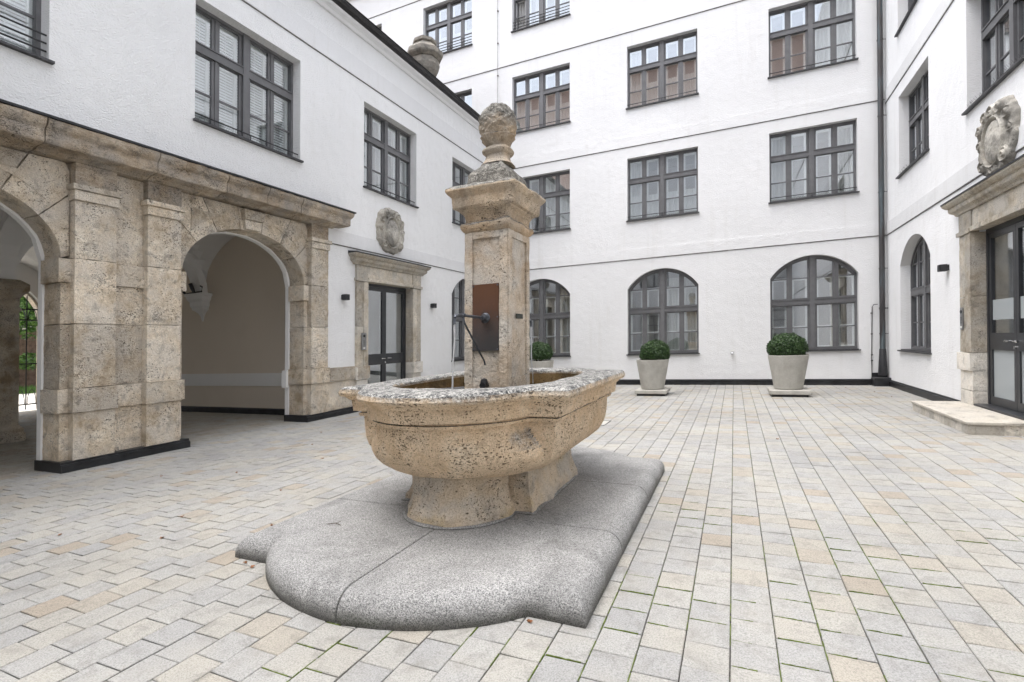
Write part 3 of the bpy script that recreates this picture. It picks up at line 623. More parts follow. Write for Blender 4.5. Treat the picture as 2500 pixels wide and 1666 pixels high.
def portal(bld, F, a, b, jw, zt, flash=True, left_plinth=False):
    P = MB(F); part = None
    o = empty_part = None
    pr = -0.06
    m = MB(F); m.box(a-jw*0.9, b+jw*0.9, zt+0.05, zt+0.3, -0.005, 0.02); part = m.build('door_surround', 'portal_stone', bld)
    def blk(u0, u1, z0, z1, d0, d1, mat='portal_stone', nm='stone_block'):
        m = MB(F); m.gbox(u0, u1, z0, z1, d0, d1, 0.05); m.build(nm, mat, part, rough=(0.0025, 7, 0.006))
    for (u0, u1, s) in ((a-jw, a, -1), (b, b+jw, 1)):
        blk(u0, u1, 0.0, 0.40, pr, 0.22, 'pale_stone'); blk(u0, u1, 0.403, 0.73, pr, 0.22, 'pale_stone')
        blk(u0-(0.05 if s < 0 else 0.0), u1+(0.05 if s > 0 else 0.0), 0.733, 1.03, pr-0.035, 0.22, 'pale_stone')
        blk(u0, u1, 1.033, 1.97, pr, 0.22); blk(u0, u1, 1.973, zt-0.02, pr, 0.22)
        e0, e1 = (u0+jw*0.55, u1) if s < 0 else (u0, u1-jw*0.55)
        blk(e0+(0.01 if s < 0 else 0), e1-(0 if s < 0 else 0.01), 1.035, zt-0.022, pr-0.018, pr+0.01)      # inner fillet of the jamb
        blk(u0-(0.035 if s < 0 else 0), u1+(0.035 if s > 0 else 0), zt-0.018, zt+0.055, pr-0.035, 0.05)   # small capital
        blk(u0, u1, zt+0.057, zt+0.36, pr-0.005, 0.1)
    blk(a+0.001, b-0.001, zt, zt+0.085, pr-0.02, 0.22); blk(a+0.002, b-0.002, zt+0.088, zt+0.36, pr+0.015, 0.1)
    z = zt+0.362
    prof = [(0.05, z), (pr-0.02, z), (pr-0.035, z+0.035), (pr-0.09, z+0.075), (pr-0.10, z+0.10), (pr-0.10, z+0.15), (pr-0.13, z+0.16), (pr-0.17, z+0.205), (pr-0.175, z+0.235), (0.05, z+0.235)]
    n = 3; L0, L1 = a-jw, b+jw
    for i in range(n):
        u0, u1 = L0+(L1-L0)*i/n+0.0015, L0+(L1-L0)*(i+1)/n-0.0015
        m = MB(F); m.extr(prof, u0, u1, True, 1.0 if i == 0 else 0, 1.0 if i == n-1 else 0)
        if i in (0, n-1):
            ue, sg = (L0, 1) if i == 0 else (L1, -1)
            m.rings([[(ue+sg*d, zz, d) for (d, zz) in prof], [(ue+sg*d, zz, 0.02) for (d, zz) in prof]])
        m.build('cornice_stone', 'portal_stone', part)
    m = MB(F); q = [(0.05, z+0.236), (pr-0.185, z+0.236), (pr-0.185, z+0.262), (0.05, z+0.30)]; m.extr(q, L0-0.235, L1+0.235); m.build('lead_flashing', 'skirting', part)
    return part
portal(right, FR, 8.86, 10.69, 0.49, 3.05)
def door(bld, F, a, b, z0, zt, dd, frost=True, seed=0):
    m = MB(F); fr = 0.055
    m.box(a, a+fr, z0, zt, dd, dd+0.09); m.box(b-fr, b, z0, zt, dd, dd+0.09); m.box(a+fr, b-fr, zt-0.07, zt, dd, dd+0.09); m.box(a, b, z0-0.03, z0+0.012, dd-0.18, dd+0.1)
    m.build('door_frame', 'door_metal', bld)
    uc = (a+b)/2
    for s, (u0, u1) in ((-1, (a+fr+0.004, uc-0.003)), (1, (uc+0.003, b-fr-0.004))):
        m = MB(F); st = 0.075; d0, d1 = dd+0.012, dd+0.07; zb = z0+0.016; zT = zt-0.075
        m.box(u0, u0+st, zb, zT, d0, d1); m.box(u1-st, u1, zb, zT, d0, d1)
        for (p, q) in ((zb, zb+0.13), (z0+0.90, z0+1.17), (zT-0.09, zT)): m.box(u0+st, u1-st, p, q, d0, d1)
        lf = m.build('door_leaf', 'door_metal', bld)
        for (p, q, mt) in ((zb+0.13, z0+0.90, 'glass_frost' if frost else 'glass'), (z0+1.17, zT-0.09, 'glass')):
            g = MB(F); g.box(u0+st-0.004, u1-st+0.004, p-0.004, q+0.004, dd+0.036, dd+0.044); g.build('pane', mt, lf)
        if frost:
            g = MB(F); g.box(u0+st+0.003, u1-st-0.003, z0+1.38, z0+1.70, dd+0.0285, dd+0.031); g.build('frosted_band', 'glass_frost', lf)
        hu = uc+s*0.055
        g = MB(); g.tube([F(hu, z0+1.05, dd+0.012), F(hu, z0+1.05, dd-0.055)], 0.013, 10); g.tube([F(hu-s*0.005, z0+1.05, dd-0.055), F(hu+s*0.10, z0+1.05, dd-0.055)], [0.013, 0.011], 10)
        g.tube([F(hu+s*0.10, z0+1.05, dd-0.055), F(hu+s*0.135, z0+1.05, dd-0.05)], [0.024, 0.020], 10)
        g.build('handle', 'steel', lf)
        if s > 0: g = MB(); g.tube([F(hu-0.03, z0+0.95, dd+0.012), F(hu-0.03, z0+0.95, dd-0.01)], 0.022, 12); g.build('lock_rose', 'steel', lf)
    g = MB(F); D1 = dd+2.8
    for fc in ([(a, z0, D1), (b, z0, D1), (b, zt, D1), (a, zt, D1)], [(a, z0, dd), (a, z0, D1), (a, zt, D1), (a, zt, dd)], [(b, z0, dd), (b, z0, D1), (b, zt, D1), (b, zt, dd)], [(a, z0, dd), (b, z0, dd), (b, z0, D1), (a, z0, D1)], [(a, zt, dd), (b, zt, dd), (b, zt, D1), (a, zt, D1)]): g.face(fc)
    g.build('lobby_interior', 'hall_white', bld, fix=False)
door(right, FR, 8.86, 10.69, 0.185, 3.05, 0.13)

# ------------------------------------------------------------------ left wing
left = empty('left_wing_building', XL, 6, 0, 'white plastered left-hand wing above a stone arcade', 'building')
lo_ = [(1.28, 3.467, 5.30, 7.355, 0), (5.378, 7.555, 5.30, 7.355, 0), (9.475, 11.64, 5.30, 7.355, 0), (13.588, 15.72, 5.28, 7.355, 0)]
lg = [(13.56, 15.66, 0.95, 3.05, 0.58), (9.40, 11.57, -0.05, 3.2, 0)]
m = MB(FL); wall(m, -7, YB-0.001, 4.30, 8.90, lo_, 0.2); wall(m, 8.20, YB-0.001, -0.05, 4.30, lg, 0.2)
m.face([(-7, 4.3, 0), (8.2, 4.3, 0), (8.2, 4.3, 0.9), (-7, 4.3, 0.9)])
m.build('wall', 'plaster_rough', left, fix=False)
for i, o_ in enumerate(lo_): window(left, FL, *o_[:4], cover='blind' if i < 2 else 'drape', rails=(3 if i == 0 else 1), seed=30+i, spikes=i in (1, 2))
window(left, FL, *lg[0][:4], 0.58, rails=0, cover='drape', seed=37)
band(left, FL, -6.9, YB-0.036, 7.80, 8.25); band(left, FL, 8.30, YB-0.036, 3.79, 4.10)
# eaves, gutter and roof
m = MB(FL); m.extr([(0.1, 8.80), (-0.05, 8.80), (-0.08, 8.86), (-0.16, 8.90), (-0.18, 8.95), (0.1, 8.95)], -7, YB-0.002); m.build('eaves_moulding', 'plaster', left)
m = MB(FL); m.extr([(-0.02, 8.955), (-0.20, 8.955), (-0.27, 8.985), (-0.30, 9.05), (-0.29, 9.085), (-0.31, 9.09), (-0.31, 9.10), (-0.10, 9.12), (-0.02, 9.10)], -7, YB-0.002); m.build('gutter', 'gutter', left)
m = MB(FL); m.extr([(-0.12, 9.11), (-0.14, 9.15), (5.3, 12.0), (10.6, 9.1), (10.6, 9.0)], -7, YB-0.002); m.build('roof', 'roof_tile', left)
portal(left, FL, 9.57, 11.40, 0.385, 3.05)
door(left, FL, 9.57, 11.40, 0.13, 3.05, 0.17, frost=False)
m = MB(FL); m.gbox(11.2, 11.36, 0.135, 2.9, 0.9, 0.92, 0.5); m.build('door_curtain', 'curtain', left)

# stone arcade
FA = FLx(-8.10)
m = MB(FLx(-8.50)); 
def ell(uc, A, zs, B): return lambda u: zs+B*math.sqrt(max(0, 1-((u-uc)/A)**2))
arches = [(6.485, 1.245), (2.393, 1.245), (-1.699, 1.245)]
ZS, AB = 2.81, 0.885
def inner_wall(mb, u0, u1, z0, z1, arcs, depth):
    cur = u0
    for (uc, A) in sorted(arcs):
        mb.box(cur, uc-A, z0, z1, 0, depth); cur = uc+A
        f = ell(uc, A, ZS-0.02, AB); n = 30
        for i in range(n):
            p, q = uc-A+2*A*i/n, uc-A+2*A*(i+1)/n
            mb.face([(p, f(p), 0), (q, f(q), 0), (q, z1, 0), (p, z1, 0)]); mb.face([(p, f(p), depth), (q, f(q), depth), (q, z1, depth), (p, z1, depth)]); mb.face([(p, f(p), 0), (q, f(q), 0), (q, f(q), depth), (p, f(p), depth)])
    mb.box(cur, u1, z0, z1, 0, depth)
inner_wall(m, -6.9, 8.45, -0.02, 4.7, [(u, A-0.018) for u, A in arches], 0.10)
m.build('inner_wall', 'hall_white', left, fix=False)
m = MB(FA); m.box(-6.8, 8.25, 4.02, 4.28, 0.06, 0.38); arc = m.build('stone_arcade', 'cornice_stone', left)
def stone(u0, u1, z0, z1, d0, d1, mat='travertine', step=0.05, rough=(0.004, 6, 0.0055)):
    g = 0.0018; m = MB(FA); m.gbox(u0+g, u1-g, z0+g, z1-g, d0, d1, step); return m.build('stone_block', mat, arc, rough=rough, smooth=False)
lay = [(0.12, 0.76, 0.0), (0.76, 1.08, 0.032), (1.08, 1.94, 0.0), (1.94, 2.49, 0.0), (2.49, 2.81, 0.04)]
def pier(j0, j1, pils, recess):
    for (z0, z1, pr) in lay: stone(j0-(pr if j0 > -90 else 0), j1+pr, z0, z1, -pr, 0.40)
    if recess: stone(j0+0.102, j1-0.102, 2.81, 4.09, 0.0, 0.3)
    for (p0, p1) in pils:
        for (z0, z1, pr) in ((0.12, 0.76, 0.0), (0.76, 1.08, 0.034), (1.08, 1.94, 0), (1.94, 2.81, 0), (2.81, 3.585, 0)):
            e = 0.02 if pr else 0; stone(p0-e, p1+e, z0, z1, -0.12-pr, 0.02)
        stone(p0-0.018, p1+0.018, 3.585, 3.72, -0.15, 0.02); stone(p0-0.045, p1+0.045, 3.72, 3.80, -0.175, 0.02); stone(p0, p1, 3.80, 4.09, -0.12, 0.02, 'cornice_stone')
pier(3.638, 5.24, [(3.735, 4.233), (4.64, 5.142)], True)
pier(7.73, 8.285, [(7.815, 8.29)], False); stone(7.83, 8.28, 2.81, 4.09, 0.0, 0.3)
pier(-0.454, 1.148, [(-0.357, 0.141), (0.548, 1.05)], True)
def voussoirs(uc, A):
    cz = ZS-0.55; Wd = A+0.10; zt = 4.09
    bd = [0.0, 0.62, 1.02, 1.40, 1.745, 2.12, 2.52, math.pi]
    def intr(t): return (uc-A*math.cos(t), ZS+AB*math.sin(t))
    def outer(t):
        p = intr(t); dx, dz = p[0]-uc, p[1]-cz; best = 1e9
        if abs(dx) > 1e-6: best = min(best, (Wd)/abs(dx))
        best = min(best, (zt-cz)/dz) if dz > 0 else best
        return (uc+dx*best, cz+dz*best)
    for i in range(len(bd)-1):
        t0, t1 = bd[i]+0.0016, bd[i+1]-0.0016; n = max(6, int((t1-t0)*14)); mm = 9
        key = i == 3
        ts = [t0+(t1-t0)*j/n for j in range(n+1)]
        if i in (0, len(bd)-2):                               # keep the springer corner square
            pass
        def P(t, s): a_, b_ = intr(t), outer(t); return (a_[0]+(b_[0]-a_[0])*s, a_[1]+(b_[1]-a_[1])*s)
        m = MB(FA); SS = [j/mm for j in range(mm+1)]; df, db = (0.0, 0.40)
        for d in (df, db): m.grid([[(*P(t, s), d) for s in SS] for t in ts])
        DD = [df+(db-df)*j/7 for j in range(8)]
        for s in (0, 1): m.grid([[(*P(t, s), d) for d in DD] for t in ts])
        for t in (t0, t1): m.grid([[(*P(t, s), d) for d in DD] for s in SS])
        m.build('voussoir', 'travertine', arc, rough=(0.005, 5, 0.012))
    kw = 0.19
    m = MB(FA); m.prism([(uc-0.155, 3.70), (uc+0.155, 3.70), (uc+0.185, 3.865), (uc-0.185, 3.865)], -0.075, 0.02); m.build('keystone', 'travertine', arc, bevel=0.012, seg=2)
    m = MB(FA); m.prism([(uc-0.195, 3.868), (uc+0.195, 3.868), (uc+0.225, 4.05), (uc-0.225, 4.05)], -0.115, 0.02); m.build('keystone', 'travertine', arc, bevel=0.015, seg=2)
    for s in (-1, 1):
        def cv(x): return (uc+s*x, 0)
        pts = [(uc+s*0.55, 3.855), (uc+s*1.12, 3.865), (uc+s*1.12, 3.49), (uc+s*0.98, 3.63), (uc+s*0.80, 3.745)]
        m = MB(FA); m.prism(pts, -0.011, 0.0); m.build('spandrel_panel', 'travertine', arc, bevel=0.003)
for (uc, A) in arches[:2]: voussoirs(uc, A)
cp = [(0.05, 4.092), (-0.125, 4.092), (-0.15, 4.105), (-0.20, 4.13), (-0.30, 4.142), (-0.37, 4.148), (-0.385, 4.16), (-0.385, 4.30), (-0.395, 4.315), (-0.425, 4.345), (-0.445, 4.385), (-0.45, 4.42), (-0.45, 4.445), (0.05, 4.445)]
cj = [-6.8, -4.9, -3.3, -1.6, -0.2, 1.05, 2.15, 3.42, 4.62, 5.62, 6.33, 7.12, 7.95, 8.29]; cj = [-6.8, -5.0, -3.2, -1.4, 0.3, 1.9, 3.30, 4.62, 5.72, 6.52, 7.30, 8.29]
for i in range(len(cj)-1):
    m = MB(FA); last = i == len(cj)-2; n = max(2, int((cj[i+1]-cj[i])/0.07)); u0, u1 = cj[i]+0.002, cj[i+1]-(0 if last else 0.002)
    m.rings([[(u0+(u1-(d if last else 0)-u0)*j/n, z, d) for (d, z) in cp] for j in range(n+1)])
    if last: m.rings([[(8.29-d, z, d+(0.02-d)*j/6) for (d, z) in cp] for j in range(7)])
    m.build('cornice_stone', 'cornice_stone', arc, rough=(0.006, 4, 0.010))
m = MB(FA); m.extr([(0.07, 4.446), (-0.465, 4.446), (-0.465, 4.475), (0.07, 4.57)], -6.8, 8.76); m.build('lead_flashing', 'skirting', arc)
# plinth from the arcade to the door
stone(8.293, 9.18, 0.12, 0.76, -0.075, 0.1); stone(8.293, 9.18, 0.762, 1.06, -0.115, 0.1); stone(9.181, 9.61, 0.75, 1.045, -0.16, 0.1)
for (u0, u1, dp) in ((3.60, 5.28, -0.16), (7.69, 9.2, -0.16), (-0.5, 1.19, -0.16)):
    m = MB(FA); m.extr([(0.5, -0.02), (dp, -0.02), (dp, 0.085), (dp+0.012, 0.09), (dp+0.012, 0.10), (dp+0.03, 0.105), (dp+0.03, 0.135), (0.5, 0.135)], u0, u1); m.build('skirting', 'skirting', left)
# vaulted passage behind the arcade
HX0, HX1, HY1 = -18.6, -8.59, 8.45
m = MB(); n = 22
for bx in ((-8.58, -12.25), (-12.25, -15.45), (-15.45, -18.6)):
    for by in ((8.45, 4.58), (4.58, 0.7), (0.7, -3.2)):
        P = []
        for i in range(n+1):
            row = []
            for j in range(n+1):
                u, v = -1+2*i/n, -1+2*j/n; b1 = math.sqrt(max(0, 1-u*u)); b2 = math.sqrt(max(0, 1-v*v))
                row.append((bx[0]+(bx[1]-bx[0])*i/n, by[0]+(by[1]-by[0])*j/n, 2.95+1.45*max(b1, b2)))
            P.append(row)
        m.grid(P)
m.build('vault', 'hall_white', left, smooth=False, fix=False)
def rib(p0, p1, w):                                           # transverse arch between two points
    m = MB(); dx, dy = p1[0]-p0[0], p1[1]-p0[1]; L = math.hypot(dx, dy); nx, ny = -dy/L*w/2, dx/L*w/2; n = 20; RR = []
    for i in range(n+1):
        t = math.pi*i/n; s = 0.5-0.5*math.cos(t); x, y = p0[0]+dx*s, p0[1]+dy*s
        z = 2.95+1.45*math.sin(t); si = 0.5-0.455*math.cos(t); xi, yi = p0[0]+dx*si, p0[1]+dy*si; zi = 2.95+1.33*math.sin(t)
        RR.append([(x+nx, y+ny, z+0.02), (x-nx, y-ny, z+0.02), (xi-nx, yi-ny, zi), (xi+nx, yi+ny, zi)])
    m.rings(RR); m.build('vault_rib', 'hall_white', left)
for y0, y1 in ((8.45, 4.58), (4.58, 0.7)): rib((-12.25, y0), (-12.25, y1), 0.34)
for x0, x1 in ((-8.58, -12.25), (-12.25, -15.45)): rib((x0, 4.58), (x1, 4.58), 0.34)
FE = lambda u, z, d: (u, HY1+d, z)
m = MB(FE); m.box(HX0, HX1, -0.02, 4.6, 0, 0.3); ew = m.build('passage_end_wall', 'hall_beige', left)
m = MB(FE); m.box(HX0, HX1-0.0, 0.66, 0.96, -0.02, 0); m.build('dado_band', 'hall_white', ew)
m = MB(FLx(-8.50)); m.box(7.655, 7.70, 0.70, 1.06, -0.002, 0.13); m.build('dado_block', 'hall_white', ew)
m = MB(FE); m.extr([(0.0, -0.02), (-0.03, -0.02), (-0.03, 0.12), (0, 0.14)], HX0, HX1); m.build('skirting', 'skirting', ew)
m = MB(FE)                                                    # corbel under the rib
cprof = [(0.02, 2.28), (0.03, 2.33), (0.045, 2.40), (0.09, 2.48), (0.17, 2.55), (0.20, 2.57), (0.205, 2.62), (0.235, 2.66), (0.24, 2.76), (0.29, 2.82), (0.31, 2.90), (0.335, 2.91), (0.335, 2.97)]
m.rings([[(-12.25-r, z, 0.0), (-12.25-r, z, -r*0.8), (-12.25+r, z, -r*0.8), (-12.25+r, z, 0.0)] for (r, z) in cprof]); m.build('corbel', 'hall_white', left)
# free column inside the passage
cpf = [(0.42, 0.0), (0.42, 0.14), (0.39, 0.16), (0.40, 0.22), (0.36, 0.27), (0.33, 0.30), (0.33, 1.3), (0.325, 2.36), (0.35, 2.38), (0.35, 2.43), (0.325, 2.45), (0.33, 2.60), (0.37, 2.66), (0.43, 2.72), (0.45, 2.74), (0.45, 2.86), (0.33, 2.95)]
m = MB(); m.rings([[(-12.25-r, 4.50-r, z), (-12.25+r, 4.50-r, z), (-12.25+r, 4.50+r, z), (-12.25-r, 4.50+r, z)] for (r, z) in [(r*0.85, z) for (r, z) in cpf]]); m.build('passage_pier', 'travertine', left, bevel=0.006)
# street side wall with gate opening, north-south closing walls
FW = lambda u, z, d: (HX0-d, u, z)
m = MB(FW); gu, gA = 6.60, 1.45; f = lambda u: 2.45+1.42*math.sqrt(max(0, 1-((u-gu)/gA)**2))
m.box(-3.2, gu-gA, -0.02, 4.6, 0, 0.34); m.box(gu+gA, 8.45, -0.02, 4.6, 0, 0.34)
for i in range(24):
    p, q = gu-gA+2*gA*i/24, gu-gA+2*gA*(i+1)/24; m.prism([(p, f(p)), (q, f(q)), (q, 4.6), (p, 4.6)], 0, 0.34)
m.build('street_side_wall', 'hall_white', left, fix=False)
m = MB(FW)
for i in range(24):
    p, q = gu-gA+2*gA*i/24, gu-gA+2*gA*(i+1)/24; m.prism([(p*0.97+gu*0.03, f(p)-0.06), (q*0.97+gu*0.03, f(q)-0.06), (q, f(q)), (p, f(p))], 0.12, 0.36)
m.box(gu+gA-0.09, gu+gA-0.001, 0.0, 2.46, 0.12, 0.36); m.box(gu-gA+0.001, gu-gA+0.09, 0.0, 2.46, 0.12, 0.36)
m.build('gate_surround', 'travertine', left, fix=False)
m = MB(); m.bxyz(HX0, HX1, -3.4, -3.2, 0, 4.6); m.build('passage_south_wall', 'hall_beige', left)
# ------------------------------------------------------------------ fountain
FX, FY = -2.02, 4.22
def lobed(th, a, b, c, s):                                    # radius of a rectangle with a segmental lobe on its two short sides
    ct, st = math.cos(th), math.sin(th)
    r = min(a/abs(ct) if abs(ct) > 1e-6 else 1e9, b/abs(st) if abs(st) > 1e-6 else 1e9)
    Rr = (c*c+s*s)/(2*s); yc = b+s-Rr; sg = 1 if st >= 0 else -1
    B = yc*sg*st; disc = B*B-(yc*yc-Rr*Rr)
    if disc > 0:
        t = B+math.sqrt(disc); x, y = t*ct, t*st
        if abs(x) <= c+1e-3 and abs(y) >= b-1e-6: r = max(r, t)
    return r
def sup(th, a, b, n): return 1.0/((abs(math.cos(th))/a)**n+(abs(math.sin(th))/b)**n)**(1/n)
def thetas(a, b, c, n=420):
    T = [2*math.pi*i/n for i in range(n)]
    for (x, y) in ((a, b), (c, b)):
        for sx in (1, -1):
            for sy in (1, -1):
                t = math.atan2(sy*y, sx*x) % (2*math.pi); j = min(range(n), key=lambda i: min(abs(T[i]-t), 2*math.pi-abs(T[i]-t))); T[j] = t
    return T
def loft(secs, TH, cy=FY, close=(True, True), n=1):
    RR = []
    for (z, fn) in secs: RR.append([(FX+fn(t)*math.cos(t), cy+fn(t)*math.sin(t), z) for t in TH])
    m = MB(); m.rings(RR, *close); return m
def lerp_secs(pts, step=0.02):
    out = []
    for i in range(len(pts)-1):
        A, B = pts[i], pts[i+1]; n = max(1, int(math.ceil(max(abs(A[0]-B[0]), abs(A[1]-B[1]))/step)))
        for j in range(n): out.append(tuple(A[q]+(B[q]-A[q])*j/n for q in range(len(A))))
    out.append(pts[-1]); return out
fountain = empty('fountain', FX, FY, 0.15, 'weathered tuff stone fountain with a lobed basin, square pillar and pine-cone finial', 'fountain')
# outline parameters: half width a, half depth b, lobe half chord c, lobe rise s
TH = thetas(0.99, 0.955, 0.73)
def sec(off, z):
    w = min(1, max(0, (0.90-z)/0.30)); w = w*w*(3-2*w)            # lobe and corners melt together towards the foot of the bowl
    c_ = (1-w)*max(0.20, 0.73-off*0.55)+w*(1.0-off)*0.97; s_ = (1-w)*(0.52-off*0.10)+w*(0.46-off*0.05)
    return (z, lambda t, o=off, c_=c_, s_=s_: lobed(t, 1.0-o, 0.96-o*0.95, c_, s_))
prof = [(0.500, 0.50), (0.503, 0.44), (0.508, 0.40), (0.522, 0.335), (0.545, 0.285), (0.58, 0.238), (0.62, 0.203), (0.67, 0.176), (0.73, 0.160), (0.80, 0.152), (0.90, 0.148), (0.914, 0.148), (0.917, 0.118), (0.943, 0.112), (0.946, 0.130), (0.957, 0.130), (0.961, 0.080), (1.052, 0.070), (1.056, 0.056), (1.072, 0.046), (1.086, 0.028), (1.090, 0.018), (1.094, 0.004), (1.118, -0.006), (1.150, 0.004), (1.166, 0.028), (1.172, 0.07)]
secs = [sec(o, z) for (z, o) in lerp_secs(prof, 0.016)]
inner = lambda t: sup(t, 0.70, 1.02, 3.2)
for q in (0.3, 0.6, 0.85):
    secs.append((1.172+0.003*math.sin(q*3), lambda t, q=q: (1-q)*lobed(t, 0.93, 0.89, 0.69, 0.513)+q*inner(t)))
for (z, o) in ((1.168, 0.0), (1.155, 0.012), (1.10, 0.015), (1.03, 0.01), (0.97, 0.0), (0.80, 0.02)): secs.append((z, lambda t, o=o: inner(t)-o))
m = loft(secs, TH, close=(True, True)); basin = m.build('basin', 'tuff', fountain, rough=(0.006, 3.6, 0.002), smooth=True)
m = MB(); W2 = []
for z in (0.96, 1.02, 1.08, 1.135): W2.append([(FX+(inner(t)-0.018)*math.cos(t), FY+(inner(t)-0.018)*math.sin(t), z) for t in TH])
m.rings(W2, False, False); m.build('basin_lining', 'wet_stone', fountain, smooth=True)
ST = thetas(0.585, 0.56, 0.42)
def ssec(o, z): return (z, lambda t, o=o: lobed(t, 0.565-o, 0.57-o, 0.43-o*0.6, 0.47))
sp = [(0.13, -0.03), (0.17, -0.038), (0.22, -0.03), (0.26, -0.008), (0.30, 0.006), (0.36, 0.022), (0.44, 0.032), (0.50, 0.034), (0.56, 0.034)]
m = loft([ssec(o, z) for (z, o) in lerp_secs(sp, 0.015)], ST); m.build('stem', 'tuff_stem', fountain, rough=(0.030, 3.4, 0.0), smooth=True)
m = loft([(z, lambda t, o=o: lobed(t, 0.60-o, 0.60-o, 0.47, 0.49)) for (z, o) in ((0.14, -0.02), (0.168, -0.02), (0.176, 0.0))], ST); m.build('mortar_bed', 'granite', fountain, smooth=False)
# pillar
PX0, PX1, PY0, PY1 = -2.215, -1.815, 4.0, 4.48
PCX, PCY, PA, PB = (PX0+PX1)/2, (PY0+PY1)/2, (PX1-PX0)/2, (PY1-PY0)/2
def sq_rings(pts, step=0.03, rnd=0.0, cx=PCX, cy=PCY, a=PA, b=PB):
    RR = []
    for (z, o) in lerp_secs(pts, step):
        A, B = a+o, b+o; n = 14; ring = []
        for (x0, y0, x1, y1) in ((-A, -B, A, -B), (A, -B, A, B), (A, B, -A, B), (-A, B, -A, -B)):
            for i in range(n): ring.append((cx+x0+(x1-x0)*i/n, cy+y0+(y1-y0)*i/n, z))
        RR.append(ring)
    m = MB(); m.rings(RR); return m
m = sq_rings([(0.82, 0.0), (2.49, 0.0)], 0.035); pillar = m.build('pillar', 'tuff_pillar', fountain, rough=(0.0055, 7, 0.006))
# raised border strips framing the sunk panels on each pillar face
for (F_, u0, u1) in ((lambda u, z, d: (u, PY0-d, z), PX0, PX1), (lambda u, z, d: (PX1+d, u, z), PY0, PY1), (lambda u, z, d: (u, PY1+d, z), PX0, PX1), (lambda u, z, d: (PX0-d, u, z), PY0, PY1)):
    m = MB(F_); w = 0.068; z0, z1 = 1.185, 2.425
    m.gbox(u0-0.010, u0+w, 0.9, 2.49, 0.0, 0.020, 0.03); m.gbox(u1-w, u1+0.010, 0.9, 2.49, 0.0, 0.020, 0.03); m.gbox(u0+w, u1-w, z1, 2.49, 0.0, 0.020, 0.03); m.gbox(u0+w, u1-w, 0.9, z0, 0.0, 0.020, 0.03)
    m.build('panel_border', 'tuff_pillar', fountain, rough=(0.004, 9, 0.004))
cap = [(2.485, 0.012), (2.50, 0.030), (2.525, 0.046), (2.55, 0.050), (2.575, 0.040), (2.582, 0.020), (2.60, 0.012), (2.635, 0.014), (2.66, 0.030), (2.68, 0.055), (2.69, 0.062), (2.70, 0.088), (2.715, 0.094), (2.80, 0.098), (2.812, 0.108), (2.835, 0.128), (2.855, 0.140), (2.875, 0.138), (2.895, 0.10), (2.925, 0.03), (2.935, 0.005), (2.96, -0.002), (3.02, -0.010), (3.055, -0.030), (3.09, -0.062), (3.13, -0.098), (3.15, -0.105), (3.16, -0.12)]
m = sq_rings(cap, 0.018); m.build('pillar_cap', 'tuff_cap', fountain, rough=(0.013, 5, 0.006), smooth=False)
fin = [(3.14, 0.150), (3.165, 0.135), (3.19, 0.118), (3.22, 0.108), (3.235, 0.108), (3.245, 0.125), (3.26, 0.137), (3.275, 0.140), (3.29, 0.132), (3.305, 0.112), (3.315, 0.105), (3.33, 0.115)]
RR = []
for (z, r) in lerp_secs(fin, 0.012): RR.append([(PCX+sup(2*math.pi*j/56, r, r, 2.9 if z < 3.30 else 2.2)*math.cos(2*math.pi*j/56), PCY+sup(2*math.pi*j/56, r, r, 2.9 if z < 3.30 else 2.2)*math.sin(2*math.pi*j/56), z) for j in range(56)])
m = MB(); m.rings(RR); m.build('finial_neck', 'tuff_neck', fountain, rough=(0.009, 6, 0.0), smooth=True)
RR = []; NJ = 110
cone = [(3.318, 0.0950), (3.345, 0.1216), (3.37, 0.1425), (3.40, 0.1634), (3.412, 0.1577), (3.44, 0.1672), (3.49, 0.1777), (3.54, 0.1767), (3.59, 0.1672), (3.63, 0.1492), (3.67, 0.1216), (3.70, 0.0874), (3.72, 0.0475), (3.728, 0.0114)]
for (z, r) in lerp_secs(cone, 0.008):
    ring = []
    for j in range(NJ):
        t = 2*math.pi*j/NJ; k2 = (z-3.4)/0.075; w_ = 0.0
        if z > 3.41:
            w_ = 0.0085*abs(math.sin(6*t+56*z))*abs(math.sin(6*t-56*z))-0.003
        else: w_ = 0.006*math.cos(10*t)
        rr = max(0.004, r+w_*min(1, r/0.08)); ring.append((PCX+rr*math.cos(t), PCY+rr*math.sin(t), z))
    RR.append(ring)
m = MB(); m.rings(RR); m.build('pine_cone_finial', 'tuff_cone', fountain, rough=(0.016, 11, 0.0), smooth=True)
